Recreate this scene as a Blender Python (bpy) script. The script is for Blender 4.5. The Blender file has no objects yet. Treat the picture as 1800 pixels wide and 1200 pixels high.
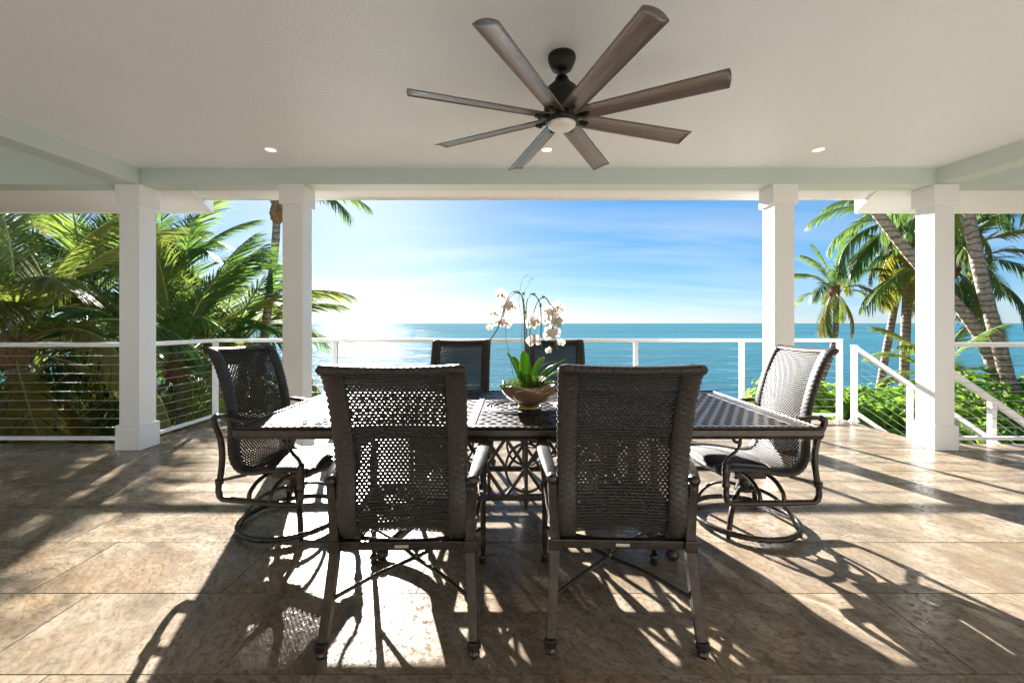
import bpy, bmesh, math, random
from mathutils import Vector, Matrix, Quaternion
R = math.radians
PI = math.pi
random.seed(7)
scn = bpy.context.scene
COL = scn.collection

# ------------------------------------------------------------------ camera
CAMH = 1.265
cd = bpy.data.cameras.new('camera')
cam = bpy.data.objects.new('camera', cd)
COL.objects.link(cam)
cam.location = (0, 0, CAMH)
cam.rotation_euler = (R(90), 0, 0)
cd.sensor_width = 36
cd.lens = 14.8
cd.shift_x = -2 / 1800
cd.shift_y = -32 / 1800
cd.clip_start = 0.05
cd.clip_end = 90000
scn.camera = cam
scn.render.engine = 'CYCLES'
scn.cycles.use_denoising = True
scn.cycles.max_bounces = 10
scn.cycles.diffuse_bounces = 5
scn.cycles.glossy_bounces = 4
scn.cycles.transmission_bounces = 4
scn.cycles.sample_clamp_indirect = 6
scn.cycles.sample_clamp_direct = 6.0
scn.cycles.caustics_reflective = False
scn.cycles.caustics_refractive = False

# ------------------------------------------------------------------ sky, sun, exposure
SUN_AZ, SUN_EL = 20.3, 21.0            # degrees left of straight ahead, degrees up
sunvec = Vector((-math.sin(R(SUN_AZ)) * math.cos(R(SUN_EL)), math.cos(R(SUN_AZ)) * math.cos(R(SUN_EL)), math.sin(R(SUN_EL))))
SKY_STRENGTH = 0.05
SUN_STRENGTH = 4.0
EXPOSURE = 2.95
world = bpy.data.worlds.new('World')
scn.world = world
world.use_nodes = True
wt = world.node_tree
wt.nodes.clear()
def wn(t, **k):
    n = wt.nodes.new(t)
    for a, b in k.items():
        setattr(n, a, b)
    return n
wo = wn('ShaderNodeOutputWorld')
bg = wn('ShaderNodeBackground')
bg.inputs['Strength'].default_value = SKY_STRENGTH
sky = wn('ShaderNodeTexSky', sky_type='NISHITA')
sky.sun_disc = False
sky.sun_elevation = R(SUN_EL)
sky.sun_rotation = R(-SUN_AZ)
sky.altitude = 0
sky.air_density = 0.7
sky.dust_density = 0.3
sky.ozone_density = 6.0
tcw = wn('ShaderNodeTexCoord')
sep = wn('ShaderNodeSeparateXYZ')
wt.links.new(tcw.outputs['Generated'], sep.inputs[0])
zc = wn('ShaderNodeMath', operation='ADD'); zc.inputs[1].default_value = 0.13
wt.links.new(sep.outputs['Z'], zc.inputs[0])
dx = wn('ShaderNodeMath', operation='DIVIDE'); dy = wn('ShaderNodeMath', operation='DIVIDE')
wt.links.new(sep.outputs['X'], dx.inputs[0]); wt.links.new(zc.outputs[0], dx.inputs[1])
wt.links.new(sep.outputs['Y'], dy.inputs[0]); wt.links.new(zc.outputs[0], dy.inputs[1])
cmb = wn('ShaderNodeCombineXYZ')
wt.links.new(dx.outputs[0], cmb.inputs[0]); wt.links.new(dy.outputs[0], cmb.inputs[1])
mpw = wn('ShaderNodeMapping')
mpw.inputs['Rotation'].default_value = (0, 0, R(-14))
mpw.inputs['Scale'].default_value = (0.42, 1.55, 1)
wt.links.new(cmb.outputs[0], mpw.inputs['Vector'])
nz = wn('ShaderNodeTexNoise'); nz.inputs['Scale'].default_value = 0.85; nz.inputs['Detail'].default_value = 9
nz.inputs['Roughness'].default_value = 0.5; nz.inputs['Distortion'].default_value = 0.4
wt.links.new(mpw.outputs[0], nz.inputs['Vector'])
rmp = wn('ShaderNodeValToRGB')
rmp.color_ramp.elements[0].position = 0.45; rmp.color_ramp.elements[0].color = (0, 0, 0, 1)
rmp.color_ramp.elements[1].position = 0.78; rmp.color_ramp.elements[1].color = (0.38, 0.38, 0.38, 1)
wt.links.new(nz.outputs['Fac'], rmp.inputs[0])
gam = wn('ShaderNodeGamma'); gam.inputs['Gamma'].default_value = 0.5     # even, whole-sky tone compression
wt.links.new(sky.outputs[0], gam.inputs['Color'])
hsv = wn('ShaderNodeHueSaturation'); hsv.inputs['Saturation'].default_value = 1.6
wt.links.new(gam.outputs[0], hsv.inputs['Color'])
cw = wn('ShaderNodeMixRGB', blend_type='MIX')
cl = wn('ShaderNodeHueSaturation'); cl.inputs['Saturation'].default_value = 0.2; cl.inputs['Value'].default_value = 1.15
wt.links.new(gam.outputs[0], cl.inputs['Color'])
wt.links.new(rmp.outputs[0], cw.inputs[0]); wt.links.new(hsv.outputs[0], cw.inputs[1]); wt.links.new(cl.outputs[0], cw.inputs[2])
wt.links.new(cw.outputs[0], bg.inputs['Color'])
wt.links.new(bg.outputs[0], wo.inputs[0])

sd = bpy.data.lights.new('sun', 'SUN')
sd.energy = SUN_STRENGTH
sd.angle = R(0.53)
sd.color = (1.0, 0.965, 0.91)
sun = bpy.data.objects.new('sun', sd)
COL.objects.link(sun)
sun.rotation_euler = sunvec.to_track_quat('Z', 'Y').to_euler()
scn.view_settings.view_transform = 'Standard'
scn.view_settings.look = 'None'
scn.view_settings.gamma = 1
scn.view_settings.exposure = EXPOSURE
scn.view_settings.use_curve_mapping = False

# ------------------------------------------------------------------ materials
class N:
    """small helper round a material's node tree"""
    def __init__(s, name):
        s.m = bpy.data.materials.new(name); s.m.use_nodes = True
        s.t = s.m.node_tree
        s.b = s.t.nodes['Principled BSDF']; s.o = s.t.nodes['Material Output']
    def n(s, typ, ins=None, **k):
        x = s.t.nodes.new(typ)
        for a, b in k.items(): setattr(x, a, b)
        for a, b in (ins or {}).items():
            s.set(x.inputs[a], b)
        return x
    def set(s, sock, v):
        if isinstance(v, bpy.types.NodeSocket): s.t.links.new(v, sock)
        else: sock.default_value = v
    def P(s, **k):
        for a, b in k.items():
            s.set(s.b.inputs[a.replace('_', ' ')], b)
    def ramp(s, fac, stops):
        r = s.n('ShaderNodeValToRGB', {0: fac})
        e = r.color_ramp.elements
        while len(e) < len(stops): e.new(0.5)
        for q, (p, c) in zip(e, stops):
            q.position = p
            q.color = (c, c, c, 1) if not isinstance(c, tuple) else (*c, 1)
        return r.outputs[0]
    def noise(s, vec, scale, detail=4, rough=0.55, dist=0.0):
        x = s.n('ShaderNodeTexNoise', {'Scale': scale, 'Detail': detail, 'Roughness': rough, 'Distortion': dist})
        if vec is not None: s.t.links.new(vec, x.inputs['Vector'])
        return x.outputs['Fac']
    def mix(s, f, a, b, mode='MIX'):
        x = s.n('ShaderNodeMixRGB', blend_type=mode)
        s.set(x.inputs[0], f)
        for q, v in ((1, a), (2, b)):
            s.set(x.inputs[q], (*v, 1) if isinstance(v, tuple) and len(v) == 3 else v)
        return x.outputs[0]
    def math(s, op, a, b=0.0):
        x = s.n('ShaderNodeMath', operation=op); s.set(x.inputs[0], a); s.set(x.inputs[1], b)
        return x.outputs[0]
    def bump(s, h, strength=0.3, dist=0.01):
        x = s.n('ShaderNodeBump', {'Strength': strength, 'Distance': dist, 'Height': h})
        s.t.links.new(x.outputs[0], s.b.inputs['Normal'])
        return x.outputs[0]
    def obj(s): return s.n('ShaderNodeTexCoord').outputs['Object']
    def pos(s): return s.n('ShaderNodeNewGeometry').outputs['Position']
    def rnd(s): return s.n('ShaderNodeObjectInfo').outputs['Random']
    def mapping(s, vec, scale=(1, 1, 1), rot=(0, 0, 0), loc=(0, 0, 0)):
        x = s.n('ShaderNodeMapping', {'Vector': vec, 'Scale': scale, 'Rotation': rot, 'Location': loc})
        return x.outputs[0]

M = {}
def paint(name, col, rough, bump_scale=None, bump_s=0.1, bump_d=0.002, var=0.05, spec=0.5):
    n = N(name)
    f = n.noise(n.pos(), 1.3, 5)
    c2 = tuple(max(0, c * (1 - var)) for c in col)
    g = n.noise(n.pos(), 14, 4, 0.65)
    c3 = tuple(max(0, c * (1 - var * 0.7)) for c in col)
    n.P(Base_Color=n.mix(n.ramp(g, [(0.45, 0.0), (0.8, 1.0)]), n.mix(f, col, c2), c3), Roughness=rough)
    n.b.inputs['Specular IOR Level'].default_value = spec
    if bump_scale: n.bump(n.noise(n.pos(), bump_scale, 3, 0.6), bump_s, bump_d)
    M[name] = n.m
    return n
paint('white_paint', (0.84, 0.845, 0.84), 0.42, 160, 0.12, 0.001, 0.05)
paint('rail_white', (0.82, 0.82, 0.82), 0.32, 220, 0.08, 0.0006, 0.04)
paint('ceiling_stucco', (0.84, 0.885, 0.93), 0.36, 70, 0.95, 0.007, 0.09)
paint('beam_green', (0.58, 0.67, 0.63), 0.5, 120, 0.2, 0.001, 0.06)
paint('soffit_white', (0.84, 0.845, 0.84), 0.5, 60, 0.25, 0.002, 0.06)
paint('wall_render', (0.86, 0.86, 0.85), 0.7, 45, 0.4, 0.004, 0.08)
paint('concrete', (0.30, 0.265, 0.225), 0.85, 30, 0.4, 0.005, 0.2)
n = N('steel_cable'); n.P(Base_Color=(0.42, 0.41, 0.40, 1), Metallic=0.9, Roughness=0.4); M['steel'] = n.m
# travertine tiles
n = N('travertine')
rnd = n.rnd()
off = n.n('ShaderNodeCombineXYZ', {0: n.math('MULTIPLY', rnd, 37.0), 1: n.math('MULTIPLY', rnd, 91.0), 2: n.math('MULTIPLY', rnd, 13.0)}).outputs[0]
vr = n.n('ShaderNodeVectorRotate', {'Vector': n.obj(), 'Angle': n.math('MULTIPLY_ADD', rnd, 1.1)}, rotation_type='Z_AXIS')
vr.inputs['Angle'].links[0].from_node.inputs[2].default_value = 0.15
vadd = n.n('ShaderNodeVectorMath', {0: vr.outputs[0], 1: off}, operation='ADD').outputs[0]
warp = n.n('ShaderNodeTexNoise', {'Vector': vadd, 'Scale': 2.6, 'Detail': 4}).outputs['Color']
wv = n.n('ShaderNodeVectorMath', {0: warp, 1: (0.30, 0.30, 0.30)}, operation='MULTIPLY').outputs[0]
v2 = n.n('ShaderNodeVectorMath', {0: vadd, 1: wv}, operation='ADD').outputs[0]
st = n.mapping(v2, (1.1, 3.0, 2.0))
band = n.noise(st, 1.7, 10, 0.68, 0.5)
cloud = n.noise(vadd, 1.9, 7, 0.62, 0.6)
fine = n.noise(n.mapping(v2, (7, 20, 9)), 2.6, 7, 0.74)
speck = n.noise(vadd, 46, 4, 0.75)
c = n.ramp(band, [(0.30, (0.105, 0.088, 0.072)), (0.43, (0.225, 0.185, 0.145)), (0.52, (0.355, 0.30, 0.235)), (0.62, (0.52, 0.465, 0.385)), (0.74, (0.30, 0.265, 0.225))])
c = n.mix(n.ramp(cloud, [(0.38, 0.0), (0.66, 0.85)]), c, n.ramp(band, [(0.3, (0.17, 0.16, 0.15)), (0.5, (0.31, 0.285, 0.25)), (0.7, (0.47, 0.435, 0.385))]))
c = n.mix(n.ramp(n.noise(v2, 2.7, 6, 0.62, 0.8), [(0.49, 0.0), (0.66, 0.72)]), c, n.ramp(fine, [(0.35, (0.25, 0.175, 0.10)), (0.65, (0.43, 0.325, 0.21))]))
c = n.mix(n.ramp(n.noise(vadd, 2.3, 5, 0.6, 0.5), [(0.50, 0.0), (0.68, 0.8)]), c, n.ramp(band, [(0.35, (0.40, 0.365, 0.32)), (0.65, (0.60, 0.555, 0.49))]))
c = n.mix(n.ramp(fine, [(0.36, 0.6), (0.5, 0.0)]), c, (0.085, 0.07, 0.058))
c = n.mix(n.ramp(speck, [(0.36, 0.65), (0.48, 0.0)]), c, (0.10, 0.085, 0.07))
vein = n.noise(n.mapping(v2, (0.9, 2.6, 2)), 2.2, 9, 0.72, 1.2)
c = n.mix(n.ramp(vein, [(0.478, 0.0), (0.498, 0.35), (0.504, 0.35), (0.522, 0.0)]), c, (0.075, 0.06, 0.05))
c = n.mix(n.ramp(rnd, [(0.0, 0.0), (1.0, 0.45)]), c, (0.215, 0.18, 0.145))
c = n.mix(1.0, c, (0.86, 0.79, 0.70), 'MULTIPLY')
n.P(Base_Color=c, Roughness=n.ramp(n.noise(vadd, 3.4, 6, 0.65), [(0.3, 0.17), (0.55, 0.25), (0.75, 0.36)]))
n.P(Specular_IOR_Level=n.ramp(speck, [(0.40, 0.0), (0.58, 0.19)]))
pit = n.ramp(n.noise(n.mapping(v2, (1, 2, 1)), 30, 5, 0.7), [(0.34, 0.0), (0.47, 1.0)])
hh = n.math('ADD', n.math('MULTIPLY', pit, 0.5), n.math('ADD', n.math('MULTIPLY', n.noise(vadd, 7, 5), 1.6), n.math('MULTIPLY', fine, 0.5)))
n.bump(hh, 0.16, 0.0035)
M['travertine'] = n.m
# rubbed bronze cast aluminium
n = N('bronze')
f = n.noise(n.obj(), 26, 5, 0.65)
n.P(Base_Color=n.ramp(f, [(0.35, (0.028, 0.022, 0.018)), (0.62, (0.055, 0.043, 0.034)), (0.78, (0.115, 0.085, 0.062))]), Metallic=0.55, Roughness=n.ramp(f, [(0.3, 0.30), (0.7, 0.46)]))
n.bump(n.noise(n.obj(), 240, 2), 0.12, 0.0006)
M['bronze'] = n.m
n = N('wicker')
f = n.noise(n.obj(), 75, 4, 0.7)
n.P(Base_Color=n.ramp(f, [(0.3, (0.022, 0.019, 0.018)), (0.55, (0.042, 0.035, 0.031)), (0.75, (0.075, 0.06, 0.05))]), Roughness=0.46)
n.b.inputs['Specular IOR Level'].default_value = 0.36
M['wicker'] = n.m
n = N('nameplate'); n.P(Base_Color=(0.62, 0.56, 0.48, 1), Metallic=0.8, Roughness=0.35); M['plate'] = n.m
# fan
n = N('fan_bronze'); f = n.noise(n.obj(), 60, 3)
n.P(Base_Color=n.ramp(f, [(0.3, (0.014, 0.012, 0.011)), (0.7, (0.03, 0.026, 0.023))]), Metallic=0.5, Roughness=0.42); M['fan_metal'] = n.m
n = N('fan_wood')
g = n.noise(n.mapping(n.obj(), (1.6, 42, 8)), 3.0, 6, 0.65, 0.4)
n.P(Base_Color=n.ramp(g, [(0.3, (0.095, 0.072, 0.060)), (0.5, (0.145, 0.113, 0.097)), (0.72, (0.205, 0.165, 0.142))]), Roughness=0.27)
n.b.inputs['Specular IOR Level'].default_value = 0.7
M['fan_wood'] = n.m
n = N('frosted_glass'); n.P(Base_Color=(0.86, 0.83, 0.76, 1), Roughness=0.28); M['frosted'] = n.m
n = N('lamp_glow'); n.P(Base_Color=(0.9, 0.85, 0.75, 1), Emission_Color=(1.0, 0.83, 0.60, 1), Emission_Strength=0.2); M['glow'] = n.m
# foliage
def leafmat(name, dark, mid, yel, trans=0.35, rough=0.38, glow=(0.13, 0.19, 0.01)):
    n = N(name)
    r = n.rnd()
    f = n.noise(n.obj(), 5.0, 3)
    w = n.math('ADD', n.math('MULTIPLY', f, 0.55), n.math('MULTIPLY', r, 0.6))
    col = n.ramp(w, [(0.25, dark), (0.55, mid), (0.92, yel)])
    n.P(Base_Color=col, Roughness=rough)
    n.b.inputs['Specular IOR Level'].default_value = 0.3
    tr = n.n('ShaderNodeBsdfTranslucent', {'Color': n.mix(0.5, col, glow, 'ADD')})
    mx = n.n('ShaderNodeMixShader', {0: trans, 1: n.b.outputs[0], 2: tr.outputs[0]})
    n.t.links.new(mx.outputs[0], n.o.inputs[0])
    M[name] = n.m
leafmat('palm_leaf', (0.038, 0.10, 0.028), (0.08, 0.155, 0.036), (0.22, 0.21, 0.045), 0.46, 0.44)
leafmat('palm_leaf_yellow', (0.10, 0.12, 0.025), (0.19, 0.17, 0.035), (0.27, 0.20, 0.04), 0.38, 0.4)
leafmat('shrub_leaf', (0.045, 0.12, 0.014), (0.085, 0.20, 0.02), (0.19, 0.30, 0.04), 0.52, 0.3, (0.34, 0.46, 0.03))
leafmat('dark_leaf', (0.045, 0.10, 0.018), (0.08, 0.16, 0.025), (0.16, 0.20, 0.03), 0.45, 0.36)
leafmat('orchid_leaf', (0.04, 0.12, 0.015), (0.07, 0.20, 0.02), (0.13, 0.28, 0.03), 0.35, 0.28)
leafmat('moss', (0.02, 0.08, 0.012), (0.045, 0.13, 0.015), (0.20, 0.19, 0.03), 0.2, 0.7)
n = N('rachis'); n.P(Base_Color=(0.24, 0.22, 0.06, 1), Roughness=0.4); M['rachis'] = n.m
n = N('palm_bark')
o = n.obj()
rings = n.n('ShaderNodeTexWave', {'Vector': o, 'Scale': 2.6, 'Distortion': 5.5, 'Detail': 4, 'Detail Scale': 1.4}, wave_type='BANDS', bands_direction='Z').outputs['Fac']
f = n.noise(n.mapping(o, (9, 9, 3)), 2.5, 6, 0.65)
c = n.mix(n.ramp(rings, [(0.0, 1.0), (0.35, 0.0)]), n.ramp(f, [(0.3, (0.16, 0.125, 0.10)), (0.7, (0.33, 0.275, 0.225))]), (0.085, 0.066, 0.052))
n.P(Base_Color=c, Roughness=0.85)
n.bump(n.math('ADD', rings, f), 0.6, 0.02)
M['bark'] = n.m
n = N('palm_fibre'); n.P(Base_Color=n.ramp(n.noise(n.obj(), 30, 4), [(0.3, (0.10, 0.05, 0.025)), (0.7, (0.30, 0.17, 0.08))]), Roughness=0.9); M['fibre'] = n.m
n = N('twig'); n.P(Base_Color=(0.09, 0.06, 0.035, 1), Roughness=0.8); M['twig'] = n.m
n = N('orchid_stem'); n.P(Base_Color=(0.07, 0.075, 0.03, 1), Roughness=0.5); M['stem'] = n.m
n = N('orchid_petal')
n.P(Base_Color=n.ramp(n.noise(n.obj(), 40, 3), [(0.3, (0.62, 0.59, 0.59)), (0.7, (0.74, 0.71, 0.70))]), Roughness=0.55)
tr = n.n('ShaderNodeBsdfTranslucent', {'Color': (0.62, 0.56, 0.53, 1)})
mx = n.n('ShaderNodeMixShader', {0: 0.3, 1: n.b.outputs[0], 2: tr.outputs[0]}); n.t.links.new(mx.outputs[0], n.o.inputs[0])
M['petal'] = n.m
n = N('orchid_lip'); n.P(Base_Color=(0.72, 0.52, 0.10, 1), Roughness=0.5); M['lip'] = n.m
n = N('glazed_bowl')
f = n.noise(n.mapping(n.obj(), (3, 3, 14)), 7, 5, 0.7)
n.P(Base_Color=n.ramp(f, [(0.3, (0.15, 0.085, 0.045)), (0.55, (0.30, 0.19, 0.105)), (0.75, (0.46, 0.32, 0.19))]), Roughness=0.22, Metallic=0.25)
M['bowl'] = n.m
n = N('bowl_gold'); n.P(Base_Color=(0.45, 0.33, 0.14, 1), Metallic=0.8, Roughness=0.3); M['gold'] = n.m
# ground and water
n = N('sand')
p = n.pos()
f = n.noise(p, 0.5, 7, 0.6)
g = n.noise(p, 9, 5, 0.7)
c = n.ramp(f, [(0.3, (0.36, 0.29, 0.20)), (0.6, (0.52, 0.44, 0.33)), (0.8, (0.60, 0.53, 0.42))])
c = n.mix(n.ramp(g, [(0.35, 0.6), (0.5, 0.0)]), c, (0.22, 0.165, 0.10))
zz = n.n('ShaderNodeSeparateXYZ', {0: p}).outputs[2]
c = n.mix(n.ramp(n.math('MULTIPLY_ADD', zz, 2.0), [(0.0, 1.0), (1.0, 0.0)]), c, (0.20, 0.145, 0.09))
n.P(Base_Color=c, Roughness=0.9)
n.bump(n.math('ADD', f, g), 0.6, 0.05)
M['sand'] = n.m
n = N('sea_water')
p = n.pos()
big = n.noise(n.mapping(p, (0.35, 1.0, 1)), 0.045, 5, 0.6, 0.4)
patch = n.noise(n.mapping(p, (0.14, 1.0, 1)), 0.012, 6, 0.6)
seacol = n.ramp(patch, [(0.32, (0.010, 0.085, 0.125)), (0.68, (0.030, 0.150, 0.190))])
w1 = n.noise(n.mapping(p, (0.45, 1.0, 1), (0, 0, R(8))), 0.55, 6, 0.62, 0.6)
w2 = n.noise(n.mapping(p, (0.6, 1.0, 1), (0, 0, R(-12))), 3.2, 5, 0.6, 0.3)
h = n.math('ADD', n.math('MULTIPLY', w1, 0.62), n.math('ADD', n.math('MULTIPLY', w2, 0.11), n.math('MULTIPLY', big, 0.9)))
nb = n.bump(h, 1.0, 0.8)
dif = n.n('ShaderNodeBsdfDiffuse', {'Color': seacol})
glo = n.n('ShaderNodeBsdfGlossy', {'Roughness': 0.07, 'Normal': nb})
fre = n.n('ShaderNodeFresnel', {'IOR': 1.33, 'Normal': nb})
mx = n.n('ShaderNodeMixShader', {0: n.math('MINIMUM', fre.outputs[0], 0.27), 1: dif.outputs[0], 2: glo.outputs[0]})   # wave slopes keep a rough sea's reflectance low
n.t.links.new(nb, dif.inputs['Normal'])
n.t.links.new(mx.outputs[0], n.o.inputs[0])
M['sea'] = n.m
n = N('blue_fabric'); n.P(Base_Color=(0.02, 0.09, 0.42, 1), Roughness=0.8); M['blue'] = n.m

# ------------------------------------------------------------------ mesh helpers
class MB:
    def __init__(s): s.v = []; s.f = []; s.s = []; s.mi = []; s.cur = 0
    def add(s, vs, fs, smooth=False):
        b = len(s.v); s.v.extend([tuple(q) for q in vs])
        for q in fs:
            s.f.append([b + i for i in q]); s.s.append(smooth); s.mi.append(s.cur)
        return s
    def box(s, x0, x1, y0, y1, z0, z1, b=0.0, mat=None):
        if b <= 0:
            vs = [(x, y, z) for x in (x0, x1) for y in (y0, y1) for z in (z0, z1)]
            fs = [(0, 1, 3, 2), (4, 6, 7, 5), (0, 4, 5, 1), (2, 3, 7, 6), (0, 2, 6, 4), (1, 5, 7, 3)]
        else:
            bm = bmesh.new(); bmesh.ops.create_cube(bm, size=1)
            for q in bm.verts:
                q.co = Vector(((x0 + x1) / 2 + q.co.x * (x1 - x0), (y0 + y1) / 2 + q.co.y * (y1 - y0), (z0 + z1) / 2 + q.co.z * (z1 - z0)))
            bmesh.ops.bevel(bm, geom=bm.edges[:], offset=b, segments=2, profile=0.6, affect='EDGES')
            bm.verts.index_update()
            vs = [q.co.copy() for q in bm.verts]; fs = [[q.index for q in f.verts] for f in bm.faces]
            bm.free()
        if mat is not None: vs = [mat @ Vector(q) for q in vs]
        return s.add(vs, fs)
    def bar(s, a, b, w, h, up=(0, 0, 1), bev=0.0):
        """box along a->b, w across, h along up"""
        a = Vector(a); b = Vector(b); d = b - a; L = d.length
        yv = d.normalized(); zv = Vector(up); xv = yv.cross(zv).normalized(); zv = xv.cross(yv)
        m = Matrix((( *xv, 0), (*yv, 0), (*zv, 0), (0, 0, 0, 1))).transposed()
        m.translation = a
        return s.box(-w / 2, w / 2, 0, L, -h / 2, h / 2, bev, m)
    def tube(s, pts, r, n=8, caps=True, smooth=True, sec=None, disp=None, closed=False, up=None):
        """sweep: r float or list or fn; sec = (a, b) half-axes of an ellipse, or 'rect'"""
        pts = [Vector(p) for p in pts]; m = len(pts)
        tang = []
        for i in range(m):
            a = pts[(i - 1) % m] if (i > 0 or closed) else pts[0]
            b = pts[(i + 1) % m] if (i < m - 1 or closed) else pts[-1]
            tang.append((b - a).normalized())
        if up is None:
            u = Vector((0, 0, 1)) if abs(tang[0].z) < 0.9 else Vector((1, 0, 0))
        else: u = Vector(up)
        vs = []; ln = 0.0
        for i in range(m):
            t = tang[i]
            if up is not None: u = Vector(up)
            xv = t.cross(u)
            if xv.length < 1e-6: xv = t.orthogonal()
            xv.normalize(); u = xv.cross(t).normalized()
            if i: ln += (pts[i] - pts[i - 1]).length
            ri = r[i] if isinstance(r, (list, tuple)) else r
            for k in range(n):
                an = 2 * PI * (k + (0.5 if n == 4 else 0)) / n
                cx, cy = math.cos(an), math.sin(an)
                ax, ay = sec if sec else (1.0, 1.0)
                rr = ri + (disp(ln, an) if disp else 0)
                vs.append(pts[i] + xv * (cx * rr * ax) + u * (cy * rr * ay))
        fs = []
        for i in range(m if closed else m - 1):
            j = (i + 1) % m
            for k in range(n):
                fs.append((i * n + k, i * n + (k + 1) % n, j * n + (k + 1) % n, j * n + k))
        if caps and not closed:
            fs.append(list(range(n))[::-1]); fs.append([(m - 1) * n + k for k in range(n)])
        return s.add(vs, fs, smooth)
    def lathe(s, prof, c=(0, 0, 0), n=16, smooth=True, mat=None):
        """prof: list of (r, z)"""
        vs = []
        for r, z in prof:
            for k in range(n):
                an = 2 * PI * k / n
                vs.append(Vector((c[0] + r * math.cos(an), c[1] + r * math.sin(an), c[2] + z)))
        fs = []
        for i in range(len(prof) - 1):
            for k in range(n):
                fs.append((i * n + k, i * n + (k + 1) % n, (i + 1) * n + (k + 1) % n, (i + 1) * n + k))
        fs.append(list(range(n))[::-1]); fs.append([(len(prof) - 1) * n + k for k in range(n)])
        if mat is not None: vs = [mat @ q for q in vs]
        return s.add(vs, fs, smooth)
    def mesh(s, name, mats):
        me = bpy.data.meshes.new(name)
        me.from_pydata(s.v, [], s.f); me.update()
        me.polygons.foreach_set('use_smooth', s.s)
        if not isinstance(mats, (list, tuple)): mats = [mats]
        for m in mats: me.materials.append(M[m])
        if len(mats) > 1: me.polygons.foreach_set('material_index', s.mi)
        return me
    def build(s, name, mats, parent=None, **k):
        return put(name, s.mesh(name, mats), parent, **k)
def put(name, me, parent=None, loc=None, rot=None, scale=None):
    o = bpy.data.objects.new(name, me); COL.objects.link(o)
    if parent is not None: o.parent = parent
    if loc is not None: o.location = loc
    if rot is not None: o.rotation_euler = rot
    if scale is not None: o.scale = (scale,) * 3 if not isinstance(scale, (tuple, list)) else scale
    return o
def tag(o, label=None, cat=None, group=None, kind=None):
    for k, v in (('label', label), ('category', cat), ('group', group), ('kind', kind)):
        if v: o[k] = v
    return o
def thing(name, label, cat, loc=(0, 0, 0), rz=0, group=None):
    o = put(name, None, None, loc, (0, 0, rz))
    return tag(o, label, cat, group)
def kids(o): return [q for q in COL.objects if q.parent == o]
def copy_tree(o, parent=None, table=None):
    if table is None:
        table = {}
        for q in COL.objects:
            if q.parent: table.setdefault(q.parent, []).append(q)
    c = o.copy(); COL.objects.link(c); c.parent = parent
    for ch in table.get(o, []): copy_tree(ch, c, table)
    return c
def spline(ctrl, per=8):
    P = [Vector(p) for p in ctrl]; out = []
    P = [P[0] * 2 - P[1]] + P + [P[-1] * 2 - P[-2]]
    for i in range(1, len(P) - 2):
        for k in range(per):
            t = k / per
            a, b, c, d = P[i - 1], P[i], P[i + 1], P[i + 2]
            out.append(0.5 * ((2 * b) + (c - a) * t + (2 * a - 5 * b + 4 * c - d) * t * t + (3 * b - a - 3 * c + d) * t ** 3))
    out.append(P[-2]); return out

# ------------------------------------------------------------------ ground, sea
GZ, SZ = -2.2, -2.6
mb = MB()
xs = [-400, -60, -25, -12, -5, 0, 5, 12, 25, 60, 400]
ys = [-200, -20, 0, 5, 10, 14, 17, 19, 21, 23, 26, 32]
def gz(x, y):
    if y < 14: return GZ
    return GZ - (y - 14) * 0.052 - max(0, y - 24) * 0.1
mb.add([(x, y, gz(x, y)) for y in ys for x in xs], [(j * len(xs) + i, j * len(xs) + i + 1, (j + 1) * len(xs) + i + 1, (j + 1) * len(xs) + i) for j in range(len(ys) - 1) for i in range(len(xs) - 1)], True)
tag(mb.build('ground', 'sand'), kind='structure', label='sandy beach ground sloping down to the water')
mb = MB()
W = 40000
mb.add([(-W, 17, SZ), (W, 17, SZ), (W, W, SZ), (-W, W, SZ)], [(0, 1, 2, 3)])
tag(mb.build('sea', 'sea'), kind='structure', label='turquoise sea with small ripples out to the horizon')

# ------------------------------------------------------------------ deck floor of tiles
YF = 4.42                   # front edge of the deck's wings
YB = 5.52                   # front edge of the middle bay
XL, XR = -3.93, 4.36        # middle bay
YW = -0.52                   # house wall, brought close to bounce sun into the porch
mb = MB()
mb.box(-8.2, 8.2, YW - 0.3, YF - 0.006, GZ - 0.2, -0.003)
mb.box(XL + 0.006, XR - 0.006, YF - 0.004, YB - 0.006, GZ - 0.2, -0.0034)
floor = tag(mb.build('floor', 'concrete'), kind='structure', label='raised porch floor paved with polished travertine tiles')
TW, TD, TG = 0.914, 0.457, 0.0022
cache = {}
def tile(x0, x1, y0, y1):
    if x1 - x0 < 0.03 or y1 - y0 < 0.03: return
    key = (round(x1 - x0, 3), round(y1 - y0, 3))
    if key not in cache:
        w, d = key
        m = MB(); m.box(-w / 2 + TG / 2, w / 2 - TG / 2, -d / 2 + TG / 2, d / 2 - TG / 2, -0.02, 0, 0)
        # small chamfer on the top edge
        c = 0.0015
        m.v = [(x * (1 if z < -0.01 else 1 - 2 * c / w), y * (1 if z < -0.01 else 1 - 2 * c / d), z) for x, y, z in m.v]
        cache[key] = m.mesh('floor_tile', 'travertine')
    put('floor_tile', cache[key], floor, ((x0 + x1) / 2, (y0 + y1) / 2, random.uniform(-0.0006, 0.0006)))
row = 0
y = 1.975 - TD * 8
while y < YB:
    y0, y1 = max(y, YW), min(y + TD, YB)
    x = -8.2 - (row % 3) * 0.305 + 0.13
    while x < 8.2:
        a, b = max(x, -8.2), min(x + TW, 8.2)
        if y1 <= YF or y0 < YF < y1:
            tile(a, b, y0, min(y1, YF))
        if y1 > YF:
            tile(max(a, XL), min(b, XR), max(y0, YF), y1)
        x += TW
    y += TD; row += 1

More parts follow.
